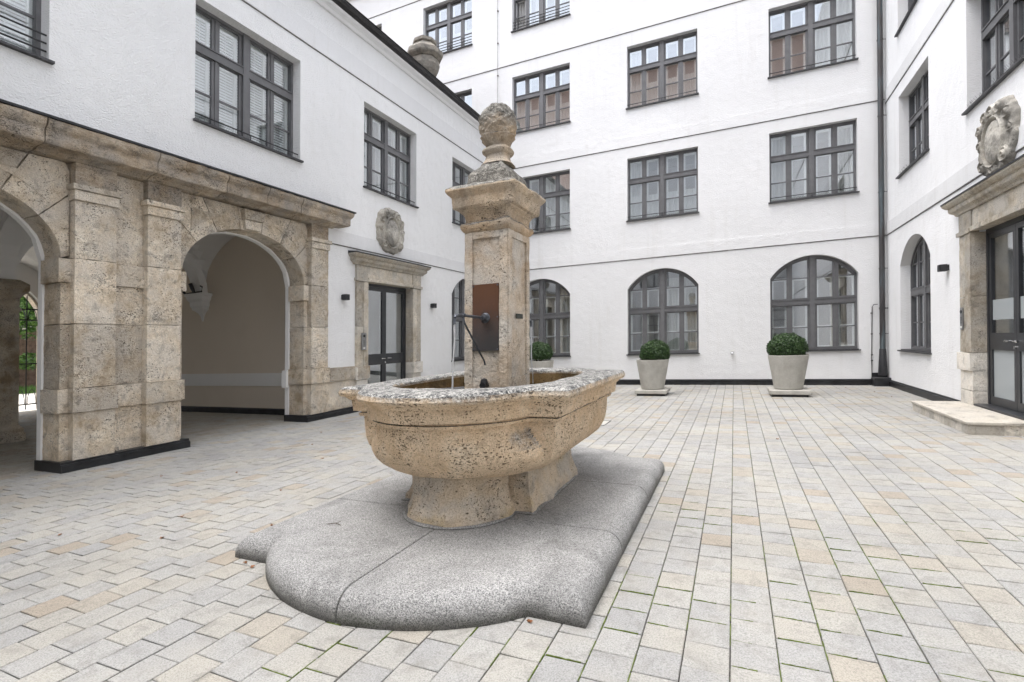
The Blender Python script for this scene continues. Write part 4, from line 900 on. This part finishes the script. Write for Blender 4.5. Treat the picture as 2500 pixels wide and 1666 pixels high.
# metal plate with spout on the front, spout on the rear face, small plaque
FF = lambda u, z, d: (u, PY0-0.014-d, z)
m = MB(FF); m.box(-2.146, -1.885, 1.423, 2.016, 0.0, 0.006); pl = m.build('rust_plate', 'rust_plate', fountain)
m = MB(FF)
for u in (-2.134, -1.897):
    for z in (1.436, 1.72, 2.002): m.box(u-0.006, u+0.006, z-0.006, z+0.006, 0.006, 0.011)
m.build('rivet', 'pipe_metal', pl)
for s, y0, yt in ((-1, PY0-0.02, 3.42), (1, PY1+0.014, 5.10)):
    sx, sz = -2.015, 1.715
    m = MB(); ln = (yt-y0); pts = [(sx, y0+ln*q, sz+0.012*q) for q in (0, 0.3, 0.6, 0.85)]
    for a_ in (15, 35, 55, 75, 90): pts.append((sx, y0+ln*0.88+s*0.05*math.sin(R(a_)), sz+0.010-0.05*(1-math.cos(R(a_)))))
    pts.append((sx, y0+ln*0.88+s*0.05, sz-0.065)); m.tube(pts, 0.0120, 12)
    sp_ = m.build('spout', 'pipe_metal', fountain, smooth=True)
    m = MB(); m.tube([(sx, y0-s*0.001, sz), (sx, y0+s*0.012, sz), (sx, y0+s*0.025, sz), (sx, y0+s*0.05, sz), (sx, y0+s*0.075, sz)], [0.046, 0.045, 0.034, 0.024, 0.018], 18); m.build('spout_rose', 'pipe_metal', sp_)
    m = MB(); yb = y0+ln*0.70; m.tube([(sx, yb, sz+0.004), (sx, yb, sz-0.03), (sx, yb-s*0.02, sz-0.06), (sx, y0+s*0.025, 1.335), (sx, y0+s*0.005, 1.30)], 0.008, 8); m.tube([(sx, yb-0.012, sz+0.01), (sx, yb+0.012, sz+0.01)], 0.018, 10); m.build('spout_stay', 'pipe_metal', sp_)
    m = MB(); ys = y0+ln*0.88+s*0.05; pts = [(sx+0.004*math.sin(9*q), ys+s*0.05*q*q, sz-0.07-(sz-0.07-1.035)*q) for q in [i/14 for i in range(15)]]
    m.tube(pts, [0.0085*(1-0.35*i/14)+0.0014*math.sin(i*1.9) for i in range(15)], 8); tag(m.build('water', 'water_jet', smooth=True), kind='structure')
m = MB(lambda u, z, d: (PX1+0.014+d, u, z)); m.box(4.165, 4.315, 1.705, 1.748, 0, 0.006); m.build('plaque', 'plaque', fountain)
m = MB(); m.lathe([(0.001, 1.09), (0.028, 1.10), (0.034, 1.125), (0.034, 1.15), (0.026, 1.175), (0.001, 1.185)], -2.01, PY0-0.055, 14); m.tube([(-2.01, PY0-0.01, 1.12), (-2.01, PY0-0.09, 1.12)], 0.03, 12); m.build('overflow_valve', 'iron', fountain, smooth=True)
m = MB(); RR = [(FX+(inner(t)-0.03)*math.cos(t), FY+(inner(t)-0.03)*math.sin(t), 1.03) for t in TH]; m.face(RR); tag(m.build('water', 'water', fix=False), kind='structure')
m = MB(); m.tube([(-2.62, 3.75, 1.045), (-2.45, 3.95, 1.05), (-2.22, 4.15, 1.055)], 0.045, 10); m.build('basin_bar', 'iron', fountain, smooth=True)

# ------------------------------------------------------------------ granite plinth slabs under the fountain
plinth = empty('granite_plinth', FX, 4.17, 0, 'low lobed grey granite plinth of rounded slabs beneath the fountain', 'plinth')
PT = thetas(1.31, 1.62, 0.99, 640)
pr_ = [(-0.02, 0.0), (0.035, 0.0)]+[(0.035+0.125*math.sin(R(a_)), 0.125*(1-math.cos(R(a_)))) for a_ in (12, 24, 36, 48, 60, 72, 84, 90)]
full = loft([(z, lambda t, o=o: lobed(t, 1.31-o, 1.62-o, 0.99-o*0.5, 0.42)) for (z, o) in pr_]+[(0.161, lambda t: 0.55*lobed(t, 1.185, 1.5, 0.93, 0.42)), (0.163, lambda t: 0.01)], PT, cy=4.17)
def slab(x0, x1, y0, y1):
    me = bpy.data.meshes.new('slab'); me.from_pydata([(x, y, z+K*x) for (x, y, z) in full.v], [], full.f); bm = bmesh.new(); bm.from_mesh(me)
    for co, no in (((x0, 0, 0), (-1, 0, 0)), ((x1, 0, 0), (1, 0, 0)), ((0, y0, 0), (0, -1, 0)), ((0, y1, 0), (0, 1, 0))):
        r = bmesh.ops.bisect_plane(bm, geom=bm.verts[:]+bm.edges[:]+bm.faces[:], plane_co=co, plane_no=no, clear_outer=True)
        ed = [e for e in r['geom_cut'] if isinstance(e, bmesh.types.BMEdge)]
        if ed: bmesh.ops.holes_fill(bm, edges=ed, sides=0)
    bmesh.ops.remove_doubles(bm, verts=bm.verts, dist=0.0004); bmesh.ops.recalc_face_normals(bm, faces=bm.faces)
    bev = [e for e in bm.edges if len(e.link_faces) == 2 and e.calc_face_angle(0) > 1.0 and min(v.co.z-K*v.co.x for v in e.verts) > 0.02]
    bmesh.ops.bevel(bm, geom=bev, offset=0.006, segments=1, affect='EDGES', clamp_overlap=True)
    org = Vector(((max(x0, -3.4)+min(x1, -0.6))/2, (y0+y1)/2 if abs(y0) < 50 and abs(y1) < 50 else 4.17, K*FX))
    for v in bm.verts: v.co -= org
    for f in bm.faces: f.smooth = abs(f.normal.z) < 0.995
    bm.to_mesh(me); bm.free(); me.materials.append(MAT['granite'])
    o = bpy.data.objects.new('slab', me); COL.objects.link(o); o.parent = plinth; o.location = org-ORI[plinth.name]; ORI[o.name] = org
g = 0.0055
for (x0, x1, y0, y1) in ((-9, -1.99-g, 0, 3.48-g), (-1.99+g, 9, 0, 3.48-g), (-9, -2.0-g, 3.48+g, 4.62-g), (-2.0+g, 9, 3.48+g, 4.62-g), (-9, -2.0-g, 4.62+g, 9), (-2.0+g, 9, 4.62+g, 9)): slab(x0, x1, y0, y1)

# ------------------------------------------------------------------ planters with clipped box
def leaf_cloud(name, mat, parent, fn, n, size, seed, tris=False):
    rg = random.Random(seed); m = MB()
    for i in range(n):
        p, nrm = fn(rg); s = size*rg.uniform(0.7, 1.3)
        a = Vector((rg.gauss(0, 1), rg.gauss(0, 1), rg.gauss(0, 1))).normalized(); nr = (Vector(nrm)*0.8+Vector((rg.gauss(0, .6), rg.gauss(0, .6), rg.gauss(0, .6)))).normalized()
        t = nr.cross(a).normalized(); b = nr.cross(t); p = Vector(p)
        b_ = len(m.v)
        for q in (p-t*s, p-b*s*0.45+nr*s*0.12, p+t*s, p+b*s*0.45+nr*s*0.12): m.v.append(tuple(q))
        m.f.append([b_, b_+1, b_+2, b_+3])
    return m.build(name, mat, parent, fix=False)
def planter(x, y, hgt, rt, lab_p, lab_s, bush, seed):
    s = hgt/0.85
    o = empty('planter', x, y, 0, lab_p, 'planter', 'concrete planters along the rear wall')
    m = MB(); hw = rt*0.97; m.bxyz(x-hw, x+hw, y-hw, y+hw, 0.055, 0.165*s); m.build('base_slab', 'pot_concrete', o, bevel=0.012)
    m = MB(); m.bxyz(x-hw+0.05, x+hw-0.05, y-hw+0.05, y+hw-0.05, -0.01, 0.055); m.build('base_foot', 'iron', o)
    zb = 0.166*s; rb = rt*0.70; pf = [(rb-0.02, zb), (rb, zb+0.02)]+[(rb+(rt-rb)*q, zb+0.02+(hgt-0.02)*q) for q in (0.25, 0.5, 0.75, 0.98)]+[(rt-0.004, zb+hgt+0.006), (rt-0.045, zb+hgt+0.004), (rt-0.06, zb+hgt-0.06), (0.02, zb+hgt-0.065)]
    m = MB(); m.lathe(pf, x, y, 40); m.build('pot', 'pot_concrete', o, smooth=False)
    m = MB(); m.lathe([(rt-0.062, zb+hgt-0.055), (0.01, zb+hgt-0.05)], x, y, 24); m.build('soil', 'soil', o)
    zt = zb+hgt
    sh = empty('boxwood_shrub', x, y, zt-0.05, lab_s, 'shrub', 'clipped box shrubs in the planters')
    br, bh, dz, dx = bush
    def f(rg):
        while True:
            v = Vector((rg.gauss(0, 1), rg.gauss(0, 1), rg.gauss(0, 1))).normalized(); v.z = v.z
            if v.z < -0.55: continue
            bl = 1+0.07*noise.noise(v*2.6+Vector((seed, 0, 0)))+0.05*noise.noise(v*8+Vector((0, seed, 0)))
            r = (rg.random()**0.16+max(0, rg.gauss(0, 0.018)))*bl; 
            return ((x+dx+v.x*br*r, y+v.y*br*r, zt+dz+v.z*bh*r), v)
    leaf_cloud('foliage', 'box_leaf', sh, f, 10500, 0.021, seed)
    def f2(rg):
        v = Vector((rg.gauss(0, 1), rg.gauss(0, 1), rg.gauss(0, 1))).normalized(); r = rg.random()**0.4
        return ((x+dx-br*0.62+v.x*br*0.42*r, y-br*0.2+v.y*br*0.5*r, zt+0.10+v.z*0.13*r), v)
    if seed == 2: leaf_cloud('side_shoots', 'box_leaf', sh, f2, 1300, 0.022, 77)
    m = MB()
    for i in range(5):
        a_ = i*1.3; m.tube([(x+0.03*math.cos(a_), y+0.03*math.sin(a_), zt-0.06), (x+dx+0.5*br*math.cos(a_), y+0.5*br*math.sin(a_), zt+dz*0.9)], [0.018, 0.008], 6)
    m.build('stems', 'bark', sh)
planter(1.16, 13.42, 0.79, 0.43, 'grey concrete planter to the right, before the right-hand arched window', 'round clipped box shrub in the planter nearest the downpipe', (0.42, 0.34, 0.17, -0.02), 1)
planter(-1.92, 13.30, 0.75, 0.405, 'grey concrete planter in the middle, with a dark stain near its foot', 'clipped box shrub with loose shoots on its left, in the middle planter', (0.37, 0.32, 0.18, 0.06), 2)
planter(-4.95, 13.05, 0.78, 0.42, 'grey concrete planter half hidden behind the fountain', 'clipped box shrub showing to the right of the fountain pillar', (0.38, 0.32, 0.20, 0.0), 3)

# ------------------------------------------------------------------ carved shields
def shield(F, uc, zc, lab, seed, w=1.18, h=1.24):
    rg = random.Random(seed)
    vol = [(0, 0.74, 0.25, 0.07), (-0.40, 0.72, 0.22, 0.06), (0.40, 0.72, 0.22, 0.06), (-0.70, 0.46, 0.21, 0.06), (0.70, 0.46, 0.21, 0.06), (-0.60, -0.58, 0.24, 0.06), (0.60, -0.58, 0.24, 0.06), (0, -0.84, 0.22, 0.05), (-0.80, 0.05, 0.16, 0.04), (0.80, 0.05, 0.16, 0.04)]
    vol = [(x+rg.uniform(-.03, .03), y+rg.uniform(-.03, .03), s_, hh) for (x, y, s_, hh) in vol]
    nA, nR = 230, 76; m = MB(F); RR = []
    def out(t):
        y = math.sin(t); r = 0.98+0.07*abs(math.sin(2*t))**1.3+(0.04 if y > 0 else -0.02)*abs(y)
        return r+0.022*math.sin(10*t+seed)+0.010*math.sin(23*t+1.0)
    def plate(e, c, w_, k_): return 1/(1+math.exp((abs(e-c)-w_)*k_))      # flat-topped moulding
    def hgt(x, y, q):
        e = math.hypot(x/0.47, (y+0.06)/0.58); z = 0.085
        if e < 1.0: z += 0.055*math.sqrt(max(0, 1-e*e))                  # smooth oval boss
        z -= 0.030*plate(e, 1.04, 0.035, 60)                             # groove
        z += 0.045*plate(e, 1.17, 0.060, 70)                             # moulded oval frame
        for (bx, by, s_, hh) in vol:                                     # flat rolled scrolls round the edge
            d = math.hypot(x-bx, y-by)/s_
            if d < 1.0 and e > 1.24:
                a = math.atan2(y-by, x-bx); sp_ = 0.5+0.5*math.cos(2*math.pi*(d*1.9)-a*(1 if bx >= 0 else -1)); z += hh*0.75*min(1, (1-d)*4)*(0.25+0.9*sp_)
        return z+0.005*noise.noise(Vector((x*13, y*13, seed)))
    for i in range(nR):
        q = 1-i/(nR-1); ring = []
        for j in range(nA):
            t = 2*math.pi*j/nA; r = out(t)*q; x, y = r*math.cos(t), r*math.sin(t)
            ed = min(1, (1-q)/0.09); ed = 0.45+0.55*math.sqrt(ed); ring.append((uc+x*w/2*0.93, zc+y*h/2*0.93, -1.0*hgt(x, y, q)*ed))
        RR.append(ring)
    back = [(p[0], p[1], 0.01) for p in RR[0]]
    m.rings([back]+RR); o = m.build('carved_shield', 'shield_stone', smooth=True); tag(o, lab, 'stone carving', 'carved stone shields over the doorways'); return o
shield(FL, 10.46, 4.40, 'carved stone shield on the wall above the left doorway', 3)
shield(FR, 9.80, 4.27, 'carved stone shield on the wall above the right doorway', 5, 1.25, 1.18)

# ------------------------------------------------------------------ wall lamps, intercoms, tap, downpipe, cables
def lamp(F, u, z, lab):
    o = empty('wall_lamp', *F(u, z, 0)[:2], z, lab, 'lamp', 'small black wall lamps')
    m = MB(F); m.box(u-0.055, u+0.055, z-0.055, z+0.055, -0.025, 0.0); m.build('back_plate', 'lamp_black', o, bevel=0.004)
    m = MB(F); m.box(u-0.065, u+0.065, z-0.065, z+0.065, -0.15, -0.026); m.build('lamp_body', 'lamp_black', o, bevel=0.012, seg=3)
lamp(FL, 8.79, 2.62, 'small black cube wall lamp between the arcade and the left doorway'); lamp(FL, 12.40, 2.61, 'small black cube wall lamp to the right of the left doorway'); lamp(FR, 11.86, 2.58, 'small black cube wall lamp beside the right doorway')
def intercom(F, u0, u1, z0, z1, d, lab):
    o = empty('intercom', *F((u0+u1)/2, z0, d)[:2], z0, lab, 'intercom', 'door intercom panels')
    m = MB(F); m.box(u0, u1, z0, z1, d-0.02, d); m.build('panel', 'steel_dull', o, bevel=0.004)
    uc = (u0+u1)/2; m = MB(); m.tube([F(uc, z1-0.07, d-0.02), F(uc, z1-0.07, d-0.028)], 0.030, 14); m.build('camera_lens', 'lamp_black', o)
    m = MB(F)
    for r in range(4):
        for c in range(3): m.box(uc-0.03+c*0.024, uc-0.018+c*0.024, z0+0.11+r*0.03, z0+0.13+r*0.03, d-0.024, d-0.02)
    m.build('keypad', 'steel', o)
    m = MB(F); m.box(uc-0.03, uc+0.03, z0+0.03, z0+0.06, d-0.023, d-0.02); m.build('call_button', 'inner_white', o)
intercom(FL, 9.31, 9.47, 1.42, 1.82, -0.083, 'tall metal intercom panel on the left door jamb'); intercom(FR, 11.00, 11.10, 1.42, 1.80, -0.064, 'slim dark intercom panel on the right door jamb')
wt = empty('wall_tap', -0.05, YB, 0.92, 'small round metal tap knob on the rear wall between the right planters', 'tap')
m = MB(); m.lathe([(0.001, -0.045), (0.03, -0.035), (0.045, 0), (0.03, 0.035), (0.001, 0.045)], 0, 0, 14); m.v = [(-0.05+x, YB-0.07+y, 0.92+z) for (x, y, z) in m.v]; m.build('knob', 'steel', wt, smooth=True)
m = MB(); m.tube([(-0.05, YB, 0.92), (-0.05, YB-0.05, 0.92)], 0.016, 10); m.build('pipe_stub', 'steel', wt)
m = MB(FB); m.box(-0.10, -0.005, 0.975, 1.02, -0.004, 0); m.build('tag_plate', 'inner_white', wt)
dp = empty('downpipe', 3.47, YB-0.10, 0, 'dark copper downpipe with green patina in the rear right corner', 'downpipe')
px, py = 3.535, YB-0.115
m = MB(); m.tube([(px, py, z) for z in (0.95, 2.9, 2.9, 5.0, 7.5, 10, 12.5, 15.5)], 0.062, 20); m.build('pipe', 'downpipe_copper', dp, smooth=True)
m = MB(); m.tube([(px, py, 0.27), (px, py, 0.95), (px, py, 0.96)], [0.105, 0.072, 0.066], 20); m.build('standpipe', 'iron', dp, smooth=True)
for z in (1.35, 2.0, 2.02, 3.05, 5.05, 7.05, 9.05, 11.2): 
    m = MB(); m.tube([(px, py, z-0.014), (px, py, z+0.014)], 0.071, 20); m.tube([(px+0.06, py, z), (px+0.13, py+0.03, z)], 0.008, 6); m.build('bracket', 'downpipe_copper', dp)
m = MB(); m.bxyz(3.30, 3.66, YB-0.34, YB-0.004, -0.01, 0.20); m.build('corner_box', 'skirting', dp)
m = MB(); m.bxyz(3.31, 3.66, YB-0.33, YB-0.005, 0.20, 0.218); m.build('box_lid', 'sill_metal', dp)
m = MB(); m.bxyz(3.31, 3.655, YB-0.03, YB-0.006, 0.219, 0.33); m.build('box_upstand', 'skirting', dp)
cb_ = empty('grounding_cable', 3.30, YB, 0, 'thin grounding wire running down beside the downpipe', 'cable')
m = MB(); m.tube([(3.44, YB-0.09, 2.12), (3.36, YB-0.06, 2.12), (3.335, YB-0.02, 2.06), (3.325, YB-0.015, 1.3), (3.315, YB-0.015, 0.7), (3.32, YB-0.02, 0.25)], 0.009, 8); m.build('wire', 'iron', cb_)
for z in (1.9, 1.35, 0.8, 0.65):
    m = MB(FB); m.box(3.30, 3.345, z-0.012, z+0.012, -0.028, 0); m.build('clip', 'sill_metal', cb_)
lc = empty('lightning_conductor', -7.59, YB, 8, 'thin vertical lightning conductor wire on the rear wall above the pine-cone finial', 'cable')
m = MB(); m.tube([(-7.59, YB-0.045, z) for z in (6.0, 9.0, 12.0, 15.6)], 0.007, 6); m.build('wire', 'dark_line', lc)
for z in (10.9, 12.05, 13.2, 14.4):
    m = MB(FB); m.box(-7.61, -7.57, z-0.02, z+0.02, -0.05, 0); m.build('clip', 'dark_line', lc)
# ------------------------------------------------------------------ doorstep, drain, urn, spotlight
st = empty('doorstep', 3.27, 10, 0, 'pale stone doorstep with a thin overhanging slab before the right doorway', 'step')
x0, x1, y0, y1 = 2.90, XR-0.064, 8.80, 11.18
m = MB(); m.bxyz(x0, x1, y0, y1, 0.135, 0.172); m.build('tread_slab', 'step_stone', st, bevel=0.004)
ys = [y0+0.02+(y1-y0-0.04)*i/11 for i in range(12)]
for i in range(11):
    m = MB(); m.bxyz(x0+0.02, x0+0.10, ys[i]+0.002, ys[i+1]-0.002, -0.01, 0.134); m.build('riser_stone', 'step_stone', st)
for i in range(4):
    a_, b_ = x0+0.101+(x1-x0-0.1)*i/4, x0+0.101+(x1-x0-0.1)*(i+1)/4
    m = MB(); m.bxyz(a_+0.001, b_-0.001, y0+0.02, y0+0.10, -0.01, 0.134); m.build('riser_stone', 'step_stone', st)
    m = MB(); m.bxyz(a_+0.001, b_-0.001, y1-0.10, y1-0.02, -0.01, 0.134); m.build('riser_stone', 'step_stone', st)
dc = empty('drain_cover', -2.45, 8.75, 0, 'metal-edged drain cover with a small grate set in the paving', 'drain cover')
m = MB(); m.bxyz(-2.72, -2.05, 8.55, 9.0, -0.02, 0.0035); m.build('cover_plate', 'pot_concrete', dc)
for (a_, b_, c_, d_) in ((-2.74, -2.03, 8.535, 8.549), (-2.74, -2.03, 9.001, 9.015), (-2.74, -2.721, 8.549, 9.001), (-2.049, -2.03, 8.549, 9.001)):
    m = MB(); m.bxyz(a_, b_, c_, d_, -0.02, 0.006); m.build('steel_edge', 'sill_metal', dc)
m = MB()
for i in range(6): m.bxyz(-2.98+i*0.038, -2.96+i*0.038, 8.58, 8.74, -0.01, 0.006)
m.bxyz(-2.99, -2.75, 8.57, 8.58, -0.01, 0.007); m.bxyz(-2.99, -2.75, 8.74, 8.75, -0.01, 0.007); m.build('grate', 'iron', dc)
ur = empty('stone_urn', -8.62, 12.9, 9.2, 'weathered octagonal stone urn standing on the left wing roof behind the gutter', 'urn')
uz = 9.36
m = MB(); m.lathe([(0.24, uz-0.15), (0.24, uz+0.04), (0.15, uz+0.08), (0.13, uz+0.15), (0.16, uz+0.20), (0.31, uz+0.30), (0.42, uz+0.45), (0.46, uz+0.60), (0.44, uz+0.74), (0.39, uz+0.84)], -8.62, 12.9, 8, R(22.5)); m.build('bowl', 'urn_stone', ur, rough=(0.012, 5, 0.0))
m = MB(); m.lathe([(0.44, uz+0.82), (0.54, uz+0.88), (0.565, uz+0.92), (0.56, uz+1.04), (0.50, uz+1.10), (0.42, uz+1.16), (0.31, uz+1.27), (0.37, uz+1.30), (0.37, uz+1.39), (0.26, uz+1.45), (0.05, uz+1.50)], -8.62, 12.9, 8, R(22.5)); m.build('lid', 'urn_stone', ur, rough=(0.012, 5, 0.0))
sp2 = empty('spotlight_bar', -12.25, HY1-0.3, 2.97, 'small black spotlights clamped on top of the corbel in the passage', 'spotlight')
m = MB(); m.tube([(-12.55, HY1-0.22, 2.99), (-12.0, HY1-0.22, 3.0), (-11.98, HY1-0.22, 3.12), (-12.05, HY1-0.22, 3.14)], 0.018, 6); m.build('bar', 'iron', sp2)
for (xx, t) in ((-12.62, -0.16), (-12.28, -0.06)):
    m = MB(); m.tube([(xx, HY1-0.22, 2.99), (xx+t*0.5, HY1-0.25, 3.10), (xx+t, HY1-0.28, 3.22)], [0.03, 0.045, 0.045], 10); m.build('spot_head', 'lamp_black', sp2)
# ------------------------------------------------------------------ gate and the street beyond
gt = empty('iron_gate', HX0-0.2, 6.52, 0, 'black wrought-iron gate seen through the left arch', 'gate')
gx = HX0-0.15
for i in range(11):
    y = 5.30+i*0.26; zt = 2.40+1.36*math.sqrt(max(0, 1-((y-6.60)/1.42)**2)); m = MB(); m.tube([(gx, y, 0.03), (gx, y, zt)], 0.016, 6); m.tube([(gx, y, 3.2), (gx, y, 3.24), (gx, y, 3.28)], [0.016, 0.035, 0.016], 6) if zt > 3.4 else None; m.build('bar', 'iron', gt)
for z in (0.18, 1.35, 2.62, 2.93):
    m = MB(FW); m.box(5.17, 8.03, z-0.018, z+0.018, 0.13, 0.17); m.build('rail', 'iron', gt)
for i in range(10):
    y0 = 5.30+i*0.26
    for (zb, hh) in ((0.18, 0.42), (2.64, 0.30)):
        m = MB(); m.tube([(gx, y0+0.13+0.10*math.cos(R(a_)), zb+hh*math.sin(R(a_))) for a_ in range(0, 181, 20)], 0.010, 5); m.build('scroll', 'iron', gt)
m = MB(); m.face([(-40, -30, -0.03), (HX0-0.36, -30, -0.03), (HX0-0.36, 45, -0.03), (-40, 45, -0.03)]); tag(m.build('pavement', 'pale_stone', fix=False), kind='structure')
rg = random.Random(5); m = MB()
for i in range(9000):
    x, y = rg.uniform(-31.5, -28.2), rg.uniform(6, 18); h_ = rg.uniform(0.10, 0.3); a_ = rg.uniform(0, 6.28); w_ = 0.02; b_ = len(m.v)
    for q in ((x-w_*math.cos(a_), y-w_*math.sin(a_), -0.03), (x+w_*math.cos(a_), y+w_*math.sin(a_), -0.03), (x+rg.gauss(0, .05), y+rg.gauss(0, .05), h_)): m.v.append(q)
    m.f.append([b_, b_+1, b_+2])
tag(m.build('grass', 'grass_blade', fix=False), 'strip of green grass beyond the iron gate', 'grass', kind='stuff')
bw = empty('brick_garden_wall', -32, 12, 0, 'dark brick garden wall across the street beyond the gate', 'wall')
m = MB(); m.bxyz(-32.5, -32, 2, 24, -0.05, 2.9); m.build('wall_body', 'brick_dark', bw)
m = MB(); m.bxyz(-32.6, -31.9, 2, 24, 2.901, 3.02); m.build('coping', 'pale_stone', bw)
tr_ = empty('street_tree', -29.5, 12.6, 0, 'leafy green tree seen beyond the iron gate', 'tree')
m = MB(); m.tube([(-29.5, 14.2, -0.03), (-29.45, 14.1, 2.0), (-29.5, 13.8, 3.6), (-29.4, 13.0, 5.2)], [0.20, 0.16, 0.13, 0.06], 9); m.tube([(-29.48, 13.9, 3.0), (-29.2, 12.9, 4.2), (-29.0, 11.9, 5.0)], [0.10, 0.07, 0.03], 7); m.build('trunk', 'bark', tr_)
cl = [(-29.4+rg.gauss(0, 1.0), 12.4+rg.gauss(0, 1.3), 3.9+rg.gauss(0, 1.2), rg.uniform(0.5, 1.0)) for _ in range(44)]
def tf(rg):
    c = rg.choice(cl); v = Vector((rg.gauss(0, 1), rg.gauss(0, 1), rg.gauss(0, 1))).normalized(); r = c[3]*rg.random()**0.4
    return ((c[0]+v.x*r, c[1]+v.y*r, c[2]+v.z*r*0.8), v)
leaf_cloud('crown', 'tree_leaf', tr_, tf, 11000, 0.11, 9)
# ------------------------------------------------------------------ unseen buildings behind the camera, added for the reflections in the windows
op_ = empty('unseen_south_building', -2, -7.2, 0, 'plain white south wing added unseen behind the viewer for the window reflections', 'building')
FS = lambda u, z, d: (u, -7.0-d, z)
so = [(-6.6+4.0*i, -4.5+4.0*i, z0, z1, r) for i in range(3) for (z0, z1, r) in ((0.94, 3.0, 0.58), (5.2, 7.2, 0))]
m = MB(FS); wall(m, -8.6, XR, -0.05, 15.2, so, 0.2); m.build('wall', 'plaster', op_, fix=False)
for (a_, b_, z0, z1, r) in so:
    m = MB(FS); zt = z1+r
    m.face([(a_, z0, 0.2), (b_, z0, 0.2), (b_, zt, 0.2), (a_, zt, 0.2)]); w_ = m.build('window', 'glass', op_, fix=False)
    m = MB(FS); uc = (a_+b_)/2
    for u in (a_+0.02, uc-0.06, b_-0.08): m.box(u, u+0.08, z0, z1, 0.15, 0.19)
    for z in (z0, (z0+z1)/2+0.3, z1-0.06): m.box(a_+0.1, b_-0.1, z, z+0.08, 0.15, 0.185)
    m.build('frame', 'frame', w_); m = MB(FS); m.box(a_, b_, z0, zt, 0.21, 1.5); m.build('room_interior', 'room', w_)
m = MB(FS); m.extr([(-0.3, 15.22), (-0.3, 15.32), (4, 16.6), (8, 15.3), (8, 15.2)], -8.6, XR); m.build('roof', 'roof_tile', op_)
br_ = empty('unseen_brick_building', -6, -24, 0, 'tall red brick building with a tiled roof added unseen behind the south wing for the window reflections', 'building')
m = MB(lambda u, z, d: (u, -24-d, z)); m.box(-34, 10, 0, 30.8, 0, 10); m.build('wall', 'brick_red', br_)
m = MB(lambda u, z, d: (u, -24-d, z)); m.extr([(-0.5, 30.8), (-0.5, 31.1), (5, 33.4), (10.5, 31.1), (10.5, 30.8)], -34.4, 10.4); m.build('roof', 'red_tile', br_)
# ------------------------------------------------------------------ fallen leaves and twigs
lf = [(-3.05, 2.47), (-3.16, 2.50), (-4.62, 3.0), (-4.25, 2.6), (-5.2, 2.35), (-1.0, 2.5), (-4.4, 3.9), (-5.6, 4.3), (-6.4, 3.9), (-5.1, 5.2), (-6.0, 5.9), (-5.5, 6.6), (-3.6, 3.1), (-6.7, 6.8), (0.55, 7.9), (3.1, 13.2), (3.0, 14.2), (2.6, 15.2)]
rg = random.Random(12)
for i, (x, y) in enumerate(lf):
    s = rg.uniform(0.014, 0.026); a_ = rg.uniform(0, 6.28); m = MB(); P = []
    for j in range(11):
        t = 2*math.pi*j/11; r = s*(1.0 if j % 2 else 0.55)*(1.25 if j == 1 else 1); P.append((x+r*math.cos(t+a_), y+0.8*r*math.sin(t+a_), 0.006+rg.uniform(0, 0.014)))
    b_ = len(m.v); m.v += P+[(x, y, 0.004)]
    for j in range(11): m.f.append([b_+j, b_+(j+1) % 11, b_+11])
    tag(m.build('fallen_leaf', 'dead_leaf', fix=False), 'small withered brown leaf lying on the paving', 'leaf', 'fallen leaves on the paving')
tw = empty('twig', -2.75, 2.95, 0.17, 'small dry twig lying on the granite plinth', 'twig')
m = MB(); m.tube([(-2.82, 2.93, 0.168), (-2.76, 2.95, 0.175), (-2.70, 2.94, 0.170)], 0.003, 5); m.tube([(-2.76, 2.95, 0.173), (-2.74, 2.99, 0.18)], 0.002, 5); m.build('stick', 'bark', tw)
